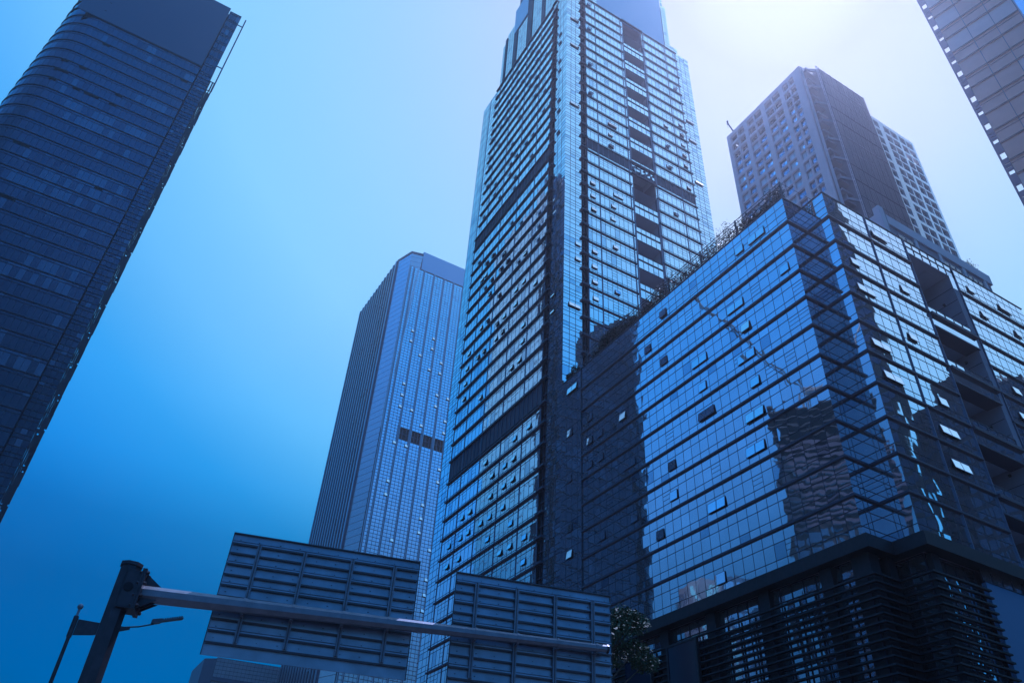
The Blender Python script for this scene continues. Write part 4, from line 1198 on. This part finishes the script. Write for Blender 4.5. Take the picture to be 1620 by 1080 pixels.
# climbers along the roof trellis: one tangled mass
mb = MB()
rr_ = random.Random(5)
for y in frange(30.4, 60.5, .33):
    h = 2.0 + 1.0 * math.sin(y * .7) * .5 + rr_.uniform(-.3, .5)
    dens = 1.0 if (y > 47 or y < 35.5) else .55
    for _ in range(int(14 * dens)):
        x = 43.45 + abs(rr_.gauss(0, .35)); z0 = PROOF + .1
        p = Vector((x, y + rr_.uniform(-.3, .3), z0 + rr_.random() * h * .8)); q = p + Vector((rr_.gauss(0, .25), rr_.gauss(0, .45), rr_.uniform(.2, .8)))
        mb.tube(p, q, .018, .008, n=3, m=1, caps=False)
    leaves(mb, (43.65, y, PROOF + h * .55), (.4, .35, h * .55), int(150 * dens), .22, 0, hollow=0)
    if rr_.random() < .7: leaves(mb, (43.7, y, PROOF + h + .5), (.35, .4, .6), 26, .17, 0, hollow=0)
tag(mb.build('climbing_plants', [M['leafd'], M['bark']]), 'twiggy climbers tangled along the roof trellis of the glass block', 'plants', kind='stuff')
def shrub(name, lab, c, rad, n, size, m='leafd'):
    t = thing(name, lab, 'shrub', (c[0], c[1], c[2] - rad[2] * .8), 'roof shrubs')
    mb = MB(); 
    for i in range(7): mb.tube((c[0], c[1], c[2] - rad[2] * .8), (c[0] + random.uniform(-.7, .7) * rad[0], c[1] + random.uniform(-.7, .7) * rad[1], c[2] + random.uniform(-.2, .8) * rad[2]), .03, .01, n=4)
    mb.build('stem', M['bark'], t)
    mb = MB()
    for i in range(9):
        leaves(mb, (c[0] + random.uniform(-.6, .6) * rad[0], c[1] + random.uniform(-.6, .6) * rad[1], c[2] + random.uniform(-.55, .6) * rad[2]), tuple(q * .45 for q in rad), n // 9, size)
    mb.build('foliage', M[m], t)
shrub('roof_shrub', 'rounded dense shrub at the left end of the roof trellis', (44.0, 57.2, PROOF + 1.4), (.9, 2.2, 1.6), 3600, .24)
shrub('roof_shrub', 'dark bush on the block roof edge against the tall tower', (43.6, 64.9, PROOF + .9), (.6, 1.1, 1.0), 1600, .24)
shrub('roof_shrub', 'sparse twiggy plant on the roof of the grey penthouse', (72.0, 29.4, 62.5), (1.6, .5, .7), 130, .2)
mb = MB()
for x in frange(47.5, 52.5, .25): leaves(mb, (x, 28.0, PROOF + .2), (.25, .25, .3), 26, .15, 0, hollow=0)
for x in frange(45.6, 46.6, .3): leaves(mb, (45.9, 28 + (x - 45.6) * 1.2, PROOF + .15), (.2, .2, .15), 8, .12, 0, hollow=0)
tag(mb.build('parapet_greenery', M['leafd']), 'low fringe of creepers along the parapet of the glass block corner', 'plants', kind='stuff')

# ================================================================ buildings across the street, seen in the glass
def plain_block(name, lab, cat, pts, z1, floor, bay, wallm, glassm, z0=0, crown=None):
    cx = sum(p[0] for p in pts) / len(pts); cy = sum(p[1] for p in pts) / len(pts)
    t = thing(name, lab, cat, (cx, cy, 0), 'buildings across the street')
    mb = MB(); mb.prism(pts, z0, z1, 0); mb.build('wall', wallm, t)
    mb = MB()
    n = len(pts)
    for i in range(n):
        r = Run(pts[i], pts[(i + 1) % n])
        zz = frange(z0 + 4, z1 - 1.5, floor)
        for a, b in zip(zz[:-1], zz[1:]):
            r.glass(mb, [.5, r.len - .5], [a + floor * .3, b], lambda: 0, off=.08)
        for s in frange(.5, r.len - .5, bay): r.vbar(mb, s, z0 + 4, z1 - 1.5, bay * .22, .16, 1, .02)
    mb.build('window_band', [glassm, wallm], t)
    return t
plain_block('dark_slab_tower', 'tall dark slab mirrored beside the corner of the glass block', 'skyscraper', [(150, -32), (133, -62), (160, -78), (178, -48)], 190, 3.6, 3.0, M['granite'], M['ltg'][2])
t = plain_block('stepped_block', 'dark stepped block mirrored low in the right glass wall', 'building', [(172, -14), (166, -40), (196, -46), (202, -20)], 112, 3.4, 2.6, M['louv'], M['ltg'][0])
mb = MB(); mb.box(170, 182, -34, -22, 112, 119, 0); mb.box(176, 180, -30, -26, 119, 124, 0); mb.build('roof_house', M['louv'], t)
t = plain_block('unfinished_tower', 'unfinished concrete tower with cranes mirrored in the glass block', 'building', [(-122, 133), (-100, 118), (-84, 142), (-106, 157)], 120, 3.2, 4.0, M['granite'], M['ltg'][1])
mb = MB()
for z_ in frange(121, 139, 3.2): mb.prism([(-122, 133), (-100, 118), (-84, 142), (-106, 157)], z_, z_ + .5, 0)
for fx in frange(.04, .96, 3.2 / 14):
    for fy in (.03, .35, .65, .97):
        px_ = -122 + 22 * fx + 16 * fy; py_ = 133 - 15 * fx + 24 * fy
        mb.box(px_ - .5, px_ + .5, py_ - .5, py_ + .5, 120, 137 - 6 * fy, 0)
mb.prism([(-113, 140), (-104, 134), (-98, 143), (-107, 149)], 120, 144, 0)
mb.build('open_floors', M['granite'], t)
mb = MB()
for z_ in frange(98, 124, 2.0): mb.sweep([(-84, 142), (-100, 118), (-122, 133)][::-1], 1.2, 1.35, z_, z_ + .9, 0)
mb.build('scaffold', M['louv'], t)
mb = MB()
def mast(x, y, z0, z1, w):
    for dx in (-w, w):
        for dy in (-w, w): mb.tube((x + dx, y + dy, z0), (x + dx, y + dy, z1), .3, n=4)
    for q in frange(z0, z1, 2 * w)[:-1]:
        mb.tube((x - w, y - w, q), (x + w, y - w, q + 2 * w), .1, n=3); mb.tube((x + w, y - w, q), (x + w, y + w, q + 2 * w), .1, n=3); mb.tube((x - w, y + w, q), (x - w, y - w, q + 2 * w), .1, n=3)
mast(-98, 138, 121, 150, 1.1); mast(-112, 134, 121, 158, 1.1)
def jib(a, b, w):
    a, b = Vector(a), Vector(b)
    up = Vector((0, 0, w))
    side = (b - a).cross(up).normalized() * w * .6
    for o in (side, -side, up * 1.2): mb.tube(a + o, b + o * .4, .3, n=4)
    for i in range(14):
        p, q = a.lerp(b, i / 14), a.lerp(b, (i + 1) / 14)
        mb.tube(p + side, q + up * 1.2, .16, n=3); mb.tube(p - side, q + up * 1.2, .16, n=3)
jib((-98, 138, 150), (-66, 150, 184), 1.4); jib((-112, 134, 158), (-120, 126, 186), 1.3); jib((-98, 138, 150), (-104, 134, 152), 1.6)
mb.build('tower_crane', M['conc'], t)
pts = [( -64 + 13 * math.cos(a * math.pi / 8), 150 + 13 * math.sin(a * math.pi / 8)) for a in range(16)]
plain_block('round_block', 'round glass building mirrored low in the glass block', 'building', pts, 78, 3.6, 2.4, M['frame'], M['ctg'][0])
plain_block('street_block', 'long mid rise block across the street mirrored at the foot of the glass', 'building', [(-46, 60), (-46, 22), (-26, 22), (-26, 60)], 21, 3.3, 2.2, M['lav'], M['ctg'][2])
plain_block('street_block', 'dark low block south of the road mirrored in the louvred base', 'building', [(30, -30), (36, -70), (110, -70), (104, -30)], 34, 3.4, 2.6, M['granite'], M['ltg'][0])

# ================================================================ haze
HAZE = 0.00028
if HAZE > 0:
    hz = MB(); hz.box(-260, 330, -230, 450, -3.0, 345, 0)
    hm = bpy.data.materials.new('haze_air'); hm.use_nodes = True
    t_ = hm.node_tree; t_.nodes.clear()
    o_ = t_.nodes.new('ShaderNodeOutputMaterial'); v_ = t_.nodes.new('ShaderNodeVolumePrincipled')
    v_.inputs['Color'].default_value = (0.85, 0.86, 0.95, 1); v_.inputs['Density'].default_value = HAZE; v_.inputs['Anisotropy'].default_value = 0.78
    t_.links.new(v_.outputs[0], o_.inputs['Volume'])
    tag(hz.build('haze', hm), kind='stuff')
